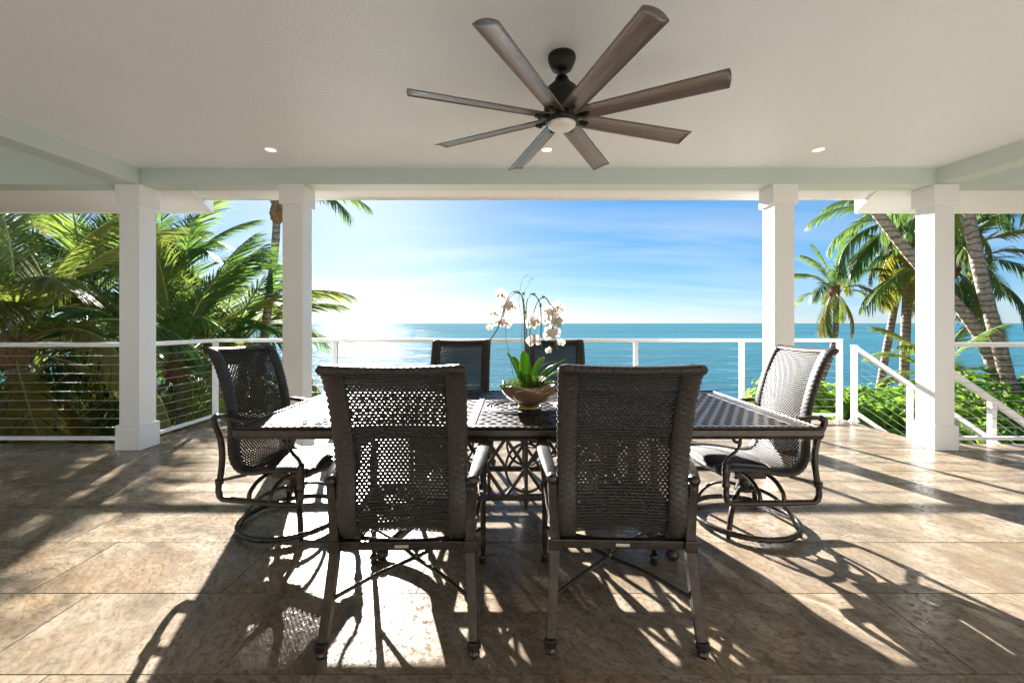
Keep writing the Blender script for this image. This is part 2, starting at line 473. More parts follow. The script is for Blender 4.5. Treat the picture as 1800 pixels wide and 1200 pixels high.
# ------------------------------------------------------------------ unseen house wall behind the camera, white and close to bounce sunlight
hw = thing('house_wall', 'unseen white house wall with wide sliding glass doors, set close behind the porch to bounce sunlight', 'wall', (0, YW, 0))
MB().box(-8.2, -1.3, -0.25, 0, 0.0, 3.4).box(1.3, 8.2, -0.25, 0, 0, 3.4).box(-1.3, 1.3, -0.25, 0, 2.3, 3.4).build('wall_panel', 'wall_render', hw)
n = N('door_glass'); n.P(Base_Color=(0.5, 0.54, 0.55, 1), Roughness=0.05); M['door_glass'] = n.m
for i in range(2):
    x0 = -1.3 + i * 1.3
    m = MB()
    for q in ((x0, x0 + 0.07, 0, 2.3), (x0 + 1.23, x0 + 1.3, 0, 2.3), (x0 + 0.07, x0 + 1.23, 0, 0.1), (x0 + 0.07, x0 + 1.23, 2.2, 2.3)):
        m.box(q[0], q[1], -0.16, -0.02, q[2], q[3])
    d = m.build('door_frame', 'rail_white', hw)
    MB().box(x0 + 0.07, x0 + 1.23, -0.15, -0.04, 0.1, 0.75).build('bounce_kick_panel', 'rail_white', d)  # solid white panel added low in the unseen doors to bounce sunlight
    MB().box(x0 + 0.07, x0 + 1.23, -0.137, -0.125, 0.75, 2.2).build('pane', 'door_glass', d)

# ------------------------------------------------------------------ porch roof: ceiling, beams, eaves
CZ, BZ = 2.81, 2.65
rf = thing('porch_roof', 'white stucco porch ceiling framed by pale green beams with white eaves', 'roof', (0, 0, 0))
def quadslab(m, a, b, c, d, z0, z1):
    vs = [(*p, z) for z in (z0, z1) for p in (a, b, c, d)]
    m.add(vs, [(0, 1, 2, 3), (7, 6, 5, 4), (0, 4, 5, 1), (1, 5, 6, 2), (2, 6, 7, 3), (3, 7, 4, 0)])
Y0B, Y1B = 4.20, 4.405      # header beam
lA = Vector((-3.73, Y0B)); lB = Vector((-3.99, YW))       # inner face line of the left beam
rA = Vector((4.215, Y0B)); rB = Vector((4.86, YW))
m = MB(); quadslab(m, lA + Vector((-0.1, 0)), lB + Vector((-0.1, 0)), rB + Vector((0.1, 0)), rA + Vector((0.1, 0)), CZ, CZ + 0.2)
m.build('ceiling_panel', 'ceiling_stucco', rf)
m = MB(); m.box(-8.2, 8.2, Y0B, Y1B, BZ, 3.6, 0.004); m.build('header_beam', 'beam_green', rf)
for A, B, s in ((lA, lB, -1), (rA, rB, 1)):
    m = MB(); o = Vector((0.215 * s, 0)); e = Vector((0, -0.003))
    quadslab(m, A + e, B, B + o, A + o + e, BZ + 0.002, 3.4); m.build('side_beam', 'beam_green', rf)
for s, xa in ((-1, -3.9), (1, 4.4)):
    m = MB(); m.box(min(xa, 8.2 * s), max(xa, 8.2 * s), YW, Y0B, 3.05, 3.25); m.build('wing_ceiling', 'beam_green', rf)
# roof cover so that no sun leaks in
m = MB(); m.box(-8.3, 8.3, YW - 0.3, Y1B, 3.62, 3.8); m.build('roof_deck', 'soffit_white', rf)
# middle eave
m = MB(); m.box(-3.62, 4.10, Y1B + 0.002, 4.70, BZ + 0.014, BZ + 0.12); m.build('soffit', 'soffit_white', rf)
m = MB(); m.box(-3.62, 4.10, 4.702, 4.728, BZ + 0.004, BZ + 0.2, 0.003); m.build('fascia', 'white_paint', rf)
m = MB(); m.box(-3.62, 4.10, 4.730, 4.738, BZ - 0.004, BZ + 0.05); m.build('drip_edge', 'rail_white', rf)
# lower wing eaves, soffit sloping down
for s, xi, xo in ((-1, -3.40, -3.595), (1, 3.84, 4.09)):
    m = MB()
    X = 8.4 * s
    za, zb = BZ + 0.006, 2.583
    vs = [(xi, Y1B + .004, za), (X, Y1B + .004, za), (X, 5.0, zb), (xo, 5.0, zb)]
    vs += [(x, yy, z + 0.02) for x, yy, z in vs]
    m.add(vs, [(0, 1, 2, 3), (7, 6, 5, 4), (0, 4, 5, 1), (1, 5, 6, 2), (2, 6, 7, 3), (3, 7, 4, 0)])
    m.build('wing_soffit', 'soffit_white', rf)
    m = MB()
    a = Vector((xi, Y1B + .004)); b = Vector((xo, 5.02)); t = Vector((-0.02 * s, 0))
    p = [a, b, b + t, a + t]
    lo = [za - 0.002, zb - 0.006, zb - 0.006, za - 0.002]; hi = [za + 0.03, 2.74, 2.74, za + 0.03]
    m.add([(*q, z) for q, z in zip(p, lo)] + [(*q, z) for q, z in zip(p, hi)], [(0, 1, 2, 3), (7, 6, 5, 4), (0, 4, 5, 1), (1, 5, 6, 2), (2, 6, 7, 3), (3, 7, 4, 0)])
    m.build('end_fascia', 'white_paint', rf)
    m = MB(); m.box(min(xo + 0.003 * s, X), max(xo + 0.003 * s, X), 5.003, 5.028, zb - 0.012, 2.74, 0.003); m.build('wing_fascia', 'white_paint', rf)
    m = MB(); quadslab(m, Vector((xo + 0.01 * s, 5.0)), Vector((xi + 0.01 * s, 4.76)), Vector((X, 4.76)), Vector((X, 5.0)), 2.72, 2.735); m.build('roof_edge', 'soffit_white', rf)

# recessed downlights
for x, lab in ((-2.16, 'lit round recessed downlight above the column beside the tall palm trunk'), (0.30, 'lit round recessed downlight just past the ceiling fan'), (2.72, 'lit round recessed downlight above the column on the stair side of the table')):
    t = thing('recessed_downlight', lab, 'downlight', (x, 3.75, CZ), 0, 'recessed ceiling downlights')
    MB().lathe([(0.046, 0.0), (0.05, -0.006), (0.062, -0.007), (0.066, -0.001), (0.066, 0.004), (0.046, 0.004)], n=28).build('trim_ring', 'rail_white', t)
    MB().lathe([(0.001, -0.0045), (0.045, -0.0045), (0.045, -0.002), (0.001, -0.002)], n=24).build('lens', 'glow', t)

# ------------------------------------------------------------------ columns
def column(xc, label):
    t = thing('porch_column', label, 'column', (xc, 4.305, 0), 0, 'white square porch columns')
    MB().box(-0.1, 0.1, -0.1, 0.1, 0.2, BZ - 0.001, 0.003).build('shaft', 'white_paint', t)
    MB().box(-0.122, 0.122, -0.122, 0.122, 0.001, 0.245, 0.004).build('base', 'white_paint', t)
    MB().box(-0.124, 0.124, -0.124, 0.124, BZ - 0.195, BZ - 0.002, 0.004).build('capital', 'white_paint', t)
column(-3.835, 'white square column standing among the palm fronds at the corner of the side rail')
column(-2.205, 'white square column with the tall palm trunk just behind it')
column(2.71, 'white square column rising behind the high back of a swivel chair')
column(4.31, 'white square column at the head of the stairs with rail shadows across it')

# ------------------------------------------------------------------ cable railings
RZ = 1.067
def railing(label, a, b, posts, z0=0.0, slope=None, end_plates=True, ncab=9, top=True):
    """straight level railing from a to b (xy), posts at distances along it"""
    a = Vector((*a, 0)); b = Vector((*b, 0)); d = (b - a); L = d.length; d.normalize()
    t = thing('cable_railing', label, 'railing', a, math.atan2(d.y, d.x), 'white cable railings round the porch')
    MB().box(-0.025, L + 0.025, -0.03, 0.03, RZ - 0.045, RZ, 0.006).build('top_rail', 'rail_white', t)
    MB().box(0.0, L, -0.02, 0.02, 0.065, 0.10, 0.004).build('bottom_rail', 'rail_white', t)
    for p in posts:
        m = MB().box(p - 0.026, p + 0.026, -0.026, 0.026, 0.001, RZ - 0.047, 0.004)
        q = m.build('post', 'rail_white', t)
        MB().lathe([(0.062, 0.001), (0.06, 0.008), (0.04, 0.02), (0.036, 0.05), (0.001, 0.05)], (p, 0, 0), 12).build('post_foot', 'rail_white', q)
    cab = MB().tube([(0, 0, 0), (L, 0, 0)], 0.0032, 6).mesh('cable', 'steel')
    for k in range(ncab):
        put('cable', cab, t, (0, 0, 0.10 + (k + 1) * (RZ - 0.145) / (ncab + 1)))
    return t
YR = 5.43
railing('long white cable railing between the porch bay and the open sea', (-3.84, YR), (4.21, YR), [0.0, 1.55, 2.83, 5.42, 6.79, 8.05])
railing('short white cable railing joining a column to the bay corner beside palms', (-3.84, 4.44), (-3.84, YR - 0.06), [])
railing('white cable railing in front of the dense palm thicket', (-8.1, 4.34), (-3.955, 4.34), [0.2, 2.1])
railing('white cable railing in front of the descending stair rail and hedge', (4.43, 4.34), (8.1, 4.34), [1.9, 3.5])
SL = 0.68                   # stair slope
def stair_rail(label, x0, y, ztop0, L, posts):
    t = thing('stair_railing', label, 'railing', (x0, y, 0), 0, 'white stair railings')
    zt = lambda x: ztop0 - SL * x
    MB().bar((0.0, 0, zt(0) - 0.03), (L, 0, zt(L) - 0.03), 0.06, 0.055, (0, 0, 1), 0.006).build('handrail', 'rail_white', t)
    MB().bar((0.0, 0, zt(0) - 0.86), (L, 0, zt(L) - 0.86), 0.04, 0.05, (0, 0, 1), 0.004).build('bottom_rail', 'rail_white', t)
    for p in posts:
        h = zt(p)
        q = MB().box(p - 0.026, p + 0.026, -0.026, 0.026, h - 1.05, h - 0.035, 0.004).build('post', 'rail_white', t)
        if p == 0:
            MB().box(-0.031, 0.031, -0.031, 0.031, h - 0.03, h + 0.0, 0.008).build('post_cap', 'rail_white', q)
            MB().lathe([(0.062, 0.001), (0.06, 0.008), (0.04, 0.02), (0.036, 0.05), (0.001, 0.05)], (0, 0, 0), 12).build('post_foot', 'rail_white', q)
    for k in range(7):
        o = 0.13 + k * 0.098
        MB().lathe([(.001, 0), (.008, 0), (.008, .006), (.001, .006)], n=8, mat=Matrix.Translation((-.026, 0, zt(0) - o)) @ Matrix.Rotation(-PI / 2, 4, 'Y')).build('cable_fitting', 'steel', t)
        MB().tube([(0, 0, zt(0) - o), (L, 0, zt(L) - o)], 0.0032, 6).build('cable', 'steel', t)
stair_rail('white stair handrail dropping from its newel next to the sea railing end', 4.40, YR, 0.985, 3.1, [0.0, 0.72, 2.0, 3.1])
stair_rail('white stair handrail dropping past the hedge behind the level railing', 4.46, 4.52, 0.93, 3.1, [0.0, 0.68, 2.0, 3.1])
st = thing('stairs', 'pale stone stairs going down from the porch to the hedge garden', 'stairs', (XR, 0, 0))
for k in range(12):
    MB().box(0.003 + k * 0.265, 0.003 + (k + 1) * 0.265 - 0.002, 4.60, 5.36, GZ - 0.05 , -0.18 * (k + 1)).build('step', 'concrete', st)

# ------------------------------------------------------------------ dining table
TX, TY, TZ = 0.075, 2.675, 0.74
TLX, TLY = 1.465, 0.565
tb = thing('dining_table', 'long dark bronze cast metal table with lattice top and medallion', 'table', (TX, TY, 0))
def lattice(x0, x1, y0, y1, z, px, py, th=0.008):
    m = MB()
    nx = max(2, round((x1 - x0) / px)); ny = max(2, round((y1 - y0) / py))
    px = (x1 - x0) / nx; py = (y1 - y0) / ny
    for j in range(ny):
        ya = y0 + j * py; yb = ya + py
        odd = j % 2
        if odd:
            m.add([(x0, ya, z), (x0 + px / 2, ya, z), (x0 + px / 2, yb, z), (x0, yb, z)], [(0, 1, 2, 3)])
            m.add([(x1 - px / 2, ya, z), (x1, ya, z), (x1, yb, z), (x1 - px / 2, yb, z)], [(0, 1, 2, 3)])
        for i in range(nx - odd):
            xa = x0 + (i + 0.5 * odd) * px; xb = xa + px
            xm, ym = (xa + xb) / 2, (ya + yb) / 2
            outer = [(xa, ya), (xm, ya), (xb, ya), (xb, ym), (xb, yb), (xm, yb), (xa, yb), (xa, ym)]
            hx, hy = px * 0.36, py * 0.37
            inner = [(xm - hx * .62, ym - hy * .62), (xm, ym - hy), (xm + hx * .62, ym - hy * .62), (xm + hx, ym), (xm + hx * .62, ym + hy * .62), (xm, ym + hy), (xm - hx * .62, ym + hy * .62), (xm - hx, ym)]
            vs = [(*q, z) for q in outer] + [(*q, z - 0.001) for q in inner] + [(*q, z - th) for q in inner]
            fs = [(k, (k + 1) % 8, 8 + (k + 1) % 8, 8 + k) for k in range(8)] + [(8 + k, 8 + (k + 1) % 8, 16 + (k + 1) % 8, 16 + k) for k in range(8)]
            m.add(vs, fs)
    return m
IB = 0.085                  # border width
SEAM = 0.288
zt = TZ - 0.004
lattice(-TLX + IB, -SEAM - 0.02, -TLY + IB, TLY - IB, zt, 0.058, 0.050).build('lattice_panel', 'bronze', tb)
lattice(SEAM + 0.02, TLX - IB, -TLY + IB, TLY - IB, zt, 0.058, 0.050).build('lattice_panel', 'bronze', tb)
md = lattice(-SEAM + 0.02, SEAM - 0.02, -TLY + IB, TLY - IB, zt, 0.058, 0.050).build('lattice_panel', 'bronze', tb)
for r, w in ((0.245, 0.006), (0.222, 0.004), (0.20, 0.005), (0.10, 0.005)):
    pts = [(r * math.cos(a * PI / 24), r * math.sin(a * PI / 24), zt + 0.001) for a in range(48)]
    MB().tube(pts, w, 6, closed=True).build('medallion_ring', 'bronze', md)
m = MB()
for sx in (-1, 1):
    m.box(sx * TLX - (IB if sx > 0 else 0), sx * TLX + (0 if sx > 0 else IB), -TLY, TLY, TZ - 0.02, TZ - 0.002, 0.004)
    m.box(-TLX + IB - 0.001, TLX - IB + 0.001, sx * TLY - (IB if sx > 0 else 0), sx * TLY + (0 if sx > 0 else IB), TZ - 0.02, TZ - 0.0015, 0.004)
fr = m.build('border_frame', 'bronze', tb)
for sx in (-1, 1):
    m = MB()
    for o in (-0.012, 0.0, 0.012):
        m.box(sx * SEAM + o - 0.004, sx * SEAM + o + 0.004, -TLY + IB - 0.01, TLY - IB + 0.01, zt - 0.012, TZ + 0.001, 0.002)
    m.box(sx * SEAM - 0.021, sx * SEAM + 0.021, -TLY + IB, TLY - IB, zt - 0.014, zt - 0.0015)
    m.build('seam_rib', 'bronze', tb)
# moulded rim and rope edge
m = MB()
rim = [(0.0, 0.0), (0.010, -0.004), (0.012, -0.03), (0.006, -0.048), (-0.012, -0.052), (-0.016, -0.02)]
cs = [(-TLX, -TLY), (TLX, -TLY), (TLX, TLY), (-TLX, TLY)]
vs = []; fs = []
sg = [(-1, -1), (1, -1), (1, 1), (-1, 1)]
for (cx, cy), (sx, sy) in zip(cs, sg):
    for o, z in rim: vs.append((cx + sx * o, cy + sy * o, TZ - 0.006 + z))
nr = len(rim)
for i in range(4):
    for k in range(nr):
        fs.append((i * nr + k, ((i + 1) % 4) * nr + k, ((i + 1) % 4) * nr + (k + 1) % nr, i * nr + (k + 1) % nr))
m.add(vs, fs); m.build('rim', 'bronze', fr)
m = MB()
for i in range(4):
    a = Vector((*cs[i], TZ)); b = Vector((*cs[(i + 1) % 4], TZ)); nseg = int((b - a).length / 0.006)
    m.tube([a.lerp(b, k / nseg) for k in range(nseg + 1)], 0.0075, 8, disp=lambda l, an: 0.0022 * math.cos(2 * an + l * 180))
m.build('rope_edge', 'bronze', fr)
# lattice apron panels below
def apron(y, parent):
    AX = 0.5875
    m = MB()
    za, zm, zb = 0.26, 0.60, 0.685
    for z, h in ((za, 0.032), (zm, 0.024), (zb, 0.022)):
        m.box(-AX, AX, y - 0.016, y + 0.016, z - h / 2, z + h / 2, 0.004)
    u = 0.235
    nun = 5
    for i in range(nun):
        xa = -AX + i * u; xb = xa + u; xm = (xa + xb) / 2; c = (za + zm) / 2
        e = 0.001 * (i % 2)
        if i % 2 == 0:
            pts = [(xm + 0.118 * math.cos(a * PI / 16), y, c + 0.14 * math.sin(a * PI / 16)) for a in range(32)]
            m.tube(pts, 0.010, 4, closed=True, smooth=False, up=(0, 1, 0))
        m.bar((xa, y + 0.003 + e, za), (xb, y + 0.003 + e, zm), 0.018, 0.02, (0, 1, 0))
        m.bar((xa, y - 0.003 + e, zm), (xb, y - 0.003 + e, za), 0.018, 0.02, (0, 1, 0))
        if i % 2 == 0: m.box(xm - 0.011, xm + 0.011, y - 0.012, y + 0.012, za, zm)
        m.bar((xa, y + 0.002, zm), (xm, y + 0.002, zb), 0.016, 0.016, (0, 1, 0))
        m.bar((xm, y + 0.001, zb), (xb, y + 0.001, zm), 0.016, 0.016, (0, 1, 0))
    o = m.build('lattice_apron', 'bronze', parent)
    for i in range(0, nun, 2):
        MB().lathe([(0.001, -0.075), (0.008, -0.07), (0.014, -0.055), (0.008, -0.04), (0.018, -0.03), (0.02, -0.015), (0.001, -0.015)], (-AX + (i + .5) * u, y, za), 10).build('finial', 'bronze', o)
apron(-0.24, tb); apron(0.24, tb)
for sx in (-1, 1):
    m = MB()
    for sy in (-1, 1):
        m.box(sx * 0.61 - 0.03, sx * 0.61 + 0.03, sy * 0.24 - 0.03, sy * 0.24 + 0.03, 0.22, 0.69, 0.006)
    m.box(sx * 0.61 - 0.02, sx * 0.61 + 0.02, -0.21, 0.21, 0.245, 0.285, 0.004)
    m.box(sx * 0.61 - 0.02, sx * 0.61 + 0.02, -0.21, 0.21, 0.64, 0.685, 0.004)
    m.build('pedestal', 'bronze', tb)
    for sy in (-1, 1):
        pts = spline([(sx * 0.61, sy * 0.24, 0.24), (sx * 0.615, sy * 0.26, 0.16), (sx * 0.70, sy * 0.32, 0.09), (sx * 0.78, sy * 0.38, 0.045), (sx * 0.78, sy * 0.41, 0.035)], 5)
        k = len(pts)
        m = MB(); m.tube(pts, [0.032 - 0.012 * i / k for i in range(k)], 8)
        m.lathe([(0.001, 0.0), (0.022, 0.002), (0.036, 0.02), (0.036, 0.04), (0.02, 0.06), (0.001, 0.064)], (sx * 0.78, sy * 0.415, 0), 12)
        m.build('leg', 'bronze', tb)

# ------------------------------------------------------------------ chairs
PROF = spline([(0, .262, .375), (0, .285, .405), (0, .262, .435), (0, .14, .44), (0, .0, .425), (0, -.12, .405), (0, -.185, .412), (0, -.225, .455), (0, -.238, .54), (0, -.238, .66), (0, -.255, .78), (0, -.292, .91), (0, -.335, 1.01), (0, -.375, 1.07), (0, -.415, 1.092), (0, -.438, 1.085)], 10)
acc = [0.0]
for i in range(1, len(PROF)): acc.append(acc[-1] + (PROF[i] - PROF[i - 1]).length)
LT = acc[-1]
def prof(l):
    l = min(max(l, 0), LT)
    lo = 0
    while lo < len(acc) - 2 and acc[lo + 1] < l: lo += 1
    f = (l - acc[lo]) / (acc[lo + 1] - acc[lo])
    p = PROF[lo].lerp(PROF[lo + 1], f); t = (PROF[lo + 1] - PROF[lo]).normalized()
    return p, t
def halfw(z, l):
    if l < 0.50: return 0.244
    return 0.244 + 0.006 * max(0, (z - 0.62) / 0.47) ** 1.5
def surf(a, l):
    p, t = prof(l)
    w = halfw(p.z, l)
    nrm = Vector((0, -t.z, t.y))      # towards the sitter / upwards
    bowl = 0.022 * (a * a)            # slung a little across
    top = max(0, (p.z - 0.85) / 0.24)
    q = Vector((a * w, p.y, p.z)) + nrm * bowl + Vector((0, 0, 0.03 * top * a * a))
    return q, nrm, t
def weave(l0, l1):
    m = MB(); pitch = 0.0130; nn = 54
    rows = int((l1 - l0) / pitch)
    A, hh, th, lift = 0.0031, 0.0069, 0.0014, 0.0026
    for r in range(rows):
        l = l0 + (r + 0.5) * pitch
        vs = []
        for k in range(nn + 1):
            a = -1 + 2 * k / nn
            sgn = 1 if (k + r) % 2 else -1
            q, nr, t = surf(a, l + A * sgn)
            c = q + nr * (lift * sgn)
            vs += [c + t * hh, c + nr * th, c - t * hh, c - nr * th]
        fs = []
        for k in range(nn):
            for j in range(4):
                fs.append((k * 4 + j, k * 4 + (j + 1) % 4, (k + 1) * 4 + (j + 1) % 4, (k + 1) * 4 + j))
        m.add(vs, fs, True)
    return m
LSPLIT = 0.44
weave_seat = weave(0.0, LSPLIT).mesh('woven_seat', 'wicker')
weave_back = weave(LSPLIT, LT - 0.005).mesh('woven_back', 'wicker')
def edge_roll(sx):
    m = MB(); na = 16
    st_ = int(LT / 0.0064)
    vs = []
    for i in range(st_ + 1):
        l = LT * i / st_
        q, nr, t = surf(sx, l)
        for k in range(na):
            an = 2 * PI * k / na
            rr = 1 + 0.05 * (1 if ((i // 2) + (k // 2)) % 2 else -1)
            vs.append(q + Vector((sx, 0, 0)) * (-0.024 + 0.040 * math.cos(an) * rr) + nr * (0.019 * math.sin(an) * rr))
    fs = [(i * na + k, i * na + (k + 1) % na, (i + 1) * na + (k + 1) % na, (i + 1) * na + k) for i in range(st_) for k in range(na)]
    fs += [list(range(na)), [st_ * na + k for k in range(na)]]
    m.add(vs, fs, True)
    return m.mesh('wicker_edge', 'wicker')
edges = {s: edge_roll(s) for s in (-1, 1)}
def top_roll():
    m = MB(); vs = []; na, nst = 14, 84
    for i in range(nst + 1):
        a = -1 + 2 * i / nst
        q, nr, t = surf(a * 0.97, LT - 0.022)
        for k in range(na):
            an = 2 * PI * k / na
            rr = 1 + 0.05 * (1 if ((i // 2) + (k // 2)) % 2 else -1)
            vs.append(q + t * (0.034 * math.cos(an) * rr) + nr * (0.018 * math.sin(an) * rr))
    fs = [(i * na + k, i * na + (k + 1) % na, (i + 1) * na + (k + 1) % na, (i + 1) * na + k) for i in range(nst) for k in range(na)]
    m.add(vs, fs, True); return m.mesh('wicker_edge', 'wicker')
TOPR = top_roll()
def front_roll():
    m = MB(); vs = []; na, nst = 12, 84
    for i in range(nst + 1):
        a = -1 + 2 * i / nst
        q, nr, t = surf(a * 0.97, 0.02)
        for k in range(na):
            an = 2 * PI * k / na
            rr = 1 + 0.05 * (1 if ((i // 2) + (k // 2)) % 2 else -1)
            vs.append(q + t * (0.022 * math.cos(an) * rr) + nr * (0.015 * math.sin(an) * rr))
    fs = [(i * na + k, i * na + (k + 1) % na, (i + 1) * na + (k + 1) % na, (i + 1) * na + k) for i in range(nst) for k in range(na)]
    m.add(vs, fs, True); return m.mesh('wicker_edge', 'wicker')
FRONTR = front_roll()
def sling(t):
    put('woven_seat', weave_seat, t)
    b = put('woven_back', weave_back, t)
    for s in (-1, 1): put('wicker_edge', edges[s], t)
    put('wicker_edge', TOPR, b); put('wicker_edge', FRONTR, t)
    # frame bow under the sling where the back meets the seat
    MB().tube(spline([(-.245, -.2, .40), (-.12, -.19, .372), (0, -.188, .366), (.12, -.19, .372), (.245, -.2, .40)], 5), 0.011, 8).build('sling_bow', 'bronze', t)
def armchair(label, loc, rz):
    t = thing('dining_armchair', label, 'armchair', loc, rz, 'woven high back armchairs at the table')
    sling(t)
    for s in (-1, 1):
        pts = spline([(s * .288, -.318, .03), (s * .283, -.295, .12), (s * .274, -.265, .26), (s * .268, -.248, .385), (s * .274, -.246, .52), (s * .279, -.256, .63)], 5)
        k = len(pts)
        m = MB(); m.tube(pts, [0.0225 + 0.003 * math.sin(PI * i / k) for i in range(k)], 4, smooth=False, up=(0, 1, 0))
        m.tube(pts, [0.0185] * k, 8, up=(0, 1, 0))
        m.box(s * .268 - .025, s * .268 + .025, -.272, -.224, .362, .408, 0.005)
        m.lathe([(0.001, -0.022), (0.018, -0.022), (0.021, -0.015), (0.022, 0.015), (0.018, 0.022), (0.001, 0.022)], (0, 0, 0), 12, mat=Matrix.Translation((s * .280, -.258, .645)) @ Matrix.Rotation(PI / 2, 4, 'X'))
        lg = m.build('rear_leg', 'bronze', t)
        MB().lathe([(0.001, 0.001), (0.020, 0.001), (0.024, 0.012), (0.020, 0.022), (0.027, 0.03), (0.027, 0.05), (0.021, 0.056), (0.001, 0.056)], (s * .289, -.322, 0), 8, smooth=False).build('foot', 'bronze', lg)
        pr = [(0.001, .05), (.012, .05), (.014, .12), (.016, .33), (.021, .345), (.021, .36), (.016, .365), (.016, .375), (.023, .385), (.023, .415), (.016, .425), (.018, .45), (.024, .52), (.021, .56), (.014, .585), (.02, .595), (.02, .61), (.013, .62), (.001, .62)]
        fl = MB().lathe(pr, (s * .287, .29, 0), 12).build('front_leg', 'bronze', t)
        MB().lathe([(0.001, 0.001), (0.014, 0.001), (0.02, 0.012), (0.014, 0.026), (0.023, 0.036), (0.02, 0.05), (0.001, 0.052)], (s * .287, .29, 0), 12).build('foot', 'bronze', fl)
        pts = spline([(s * .280, -.275, .648), (s * .290, -.19, .668), (s * .302, -.04, .682), (s * .306, .12, .680), (s * .299, .24, .662), (s * .288, .315, .628), (s * .284, .325, .602)], 5)
        k = len(pts)
        MB().tube(pts, [0.018 + 0.010 * math.sin(PI * min(1, i / k * 1.15)) for i in range(k)], 10, sec=(1.15, 0.36)).build('armrest', 'bronze', t)
        MB().bar((s * .268, -.225, .385), (s * .286, .272, .40), 0.018, 0.026, (0, 0, 1), 0.003).build('side_rail', 'bronze', t)
        pts = spline([(-s * .272, -.272, .185), (-s * .13, -.14, .205), (0, -.0, .196 + .003 * s), (s * .14, .14, .205), (s * .278, .28, .19)], 6)
        MB().tube(pts, 0.0085, 8).build('cross_stretcher', 'bronze', t)
    cb = MB().box(-.244, .244, -.262, -.234, .368, .402, 0.004).box(-.235, .235, -.2645, -.2615, .378, .392, 0.001).build('rear_crossbar', 'bronze', t)
    pl = MB().box(-.027, .027, -.2685, -.2644, .3805, .3925, 0.001).build('nameplate', 'plate', cb)
    MB().box(-.26, .26, .262, .286, .372, .398, 0.004).build('front_rail', 'bronze', t)
    MB().lathe([(0.001, -.012), (.014, -.01), (.014, .004), (.008, .012), (.008, .02), (.017, .03), (.02, .042), (.014, .055), (.001, .06)], (0, 0, .2), 12).build('finial', 'bronze', t)
    return t
arm1 = armchair('woven high back armchair nearest the house wall, on the thicket side of the table', (-.442, 1.925, 0), R(0.6))
def more(src, label, loc, rz):
    c = copy_tree(src); c.location = loc; c.rotation_euler = (0, 0, rz); c['label'] = label
    return c
more(arm1, 'woven high back armchair nearest the house wall, on the stair side of the table', (.444, 1.935, 0), R(-2.0))
more(arm1, 'woven high back armchair on the sea side of the table, toward the thicket', (-.468, 3.42, 0), R(180))
more(arm1, 'woven high back armchair on the sea side, behind the orchid flowers', (.375, 3.42, 0), R(180))

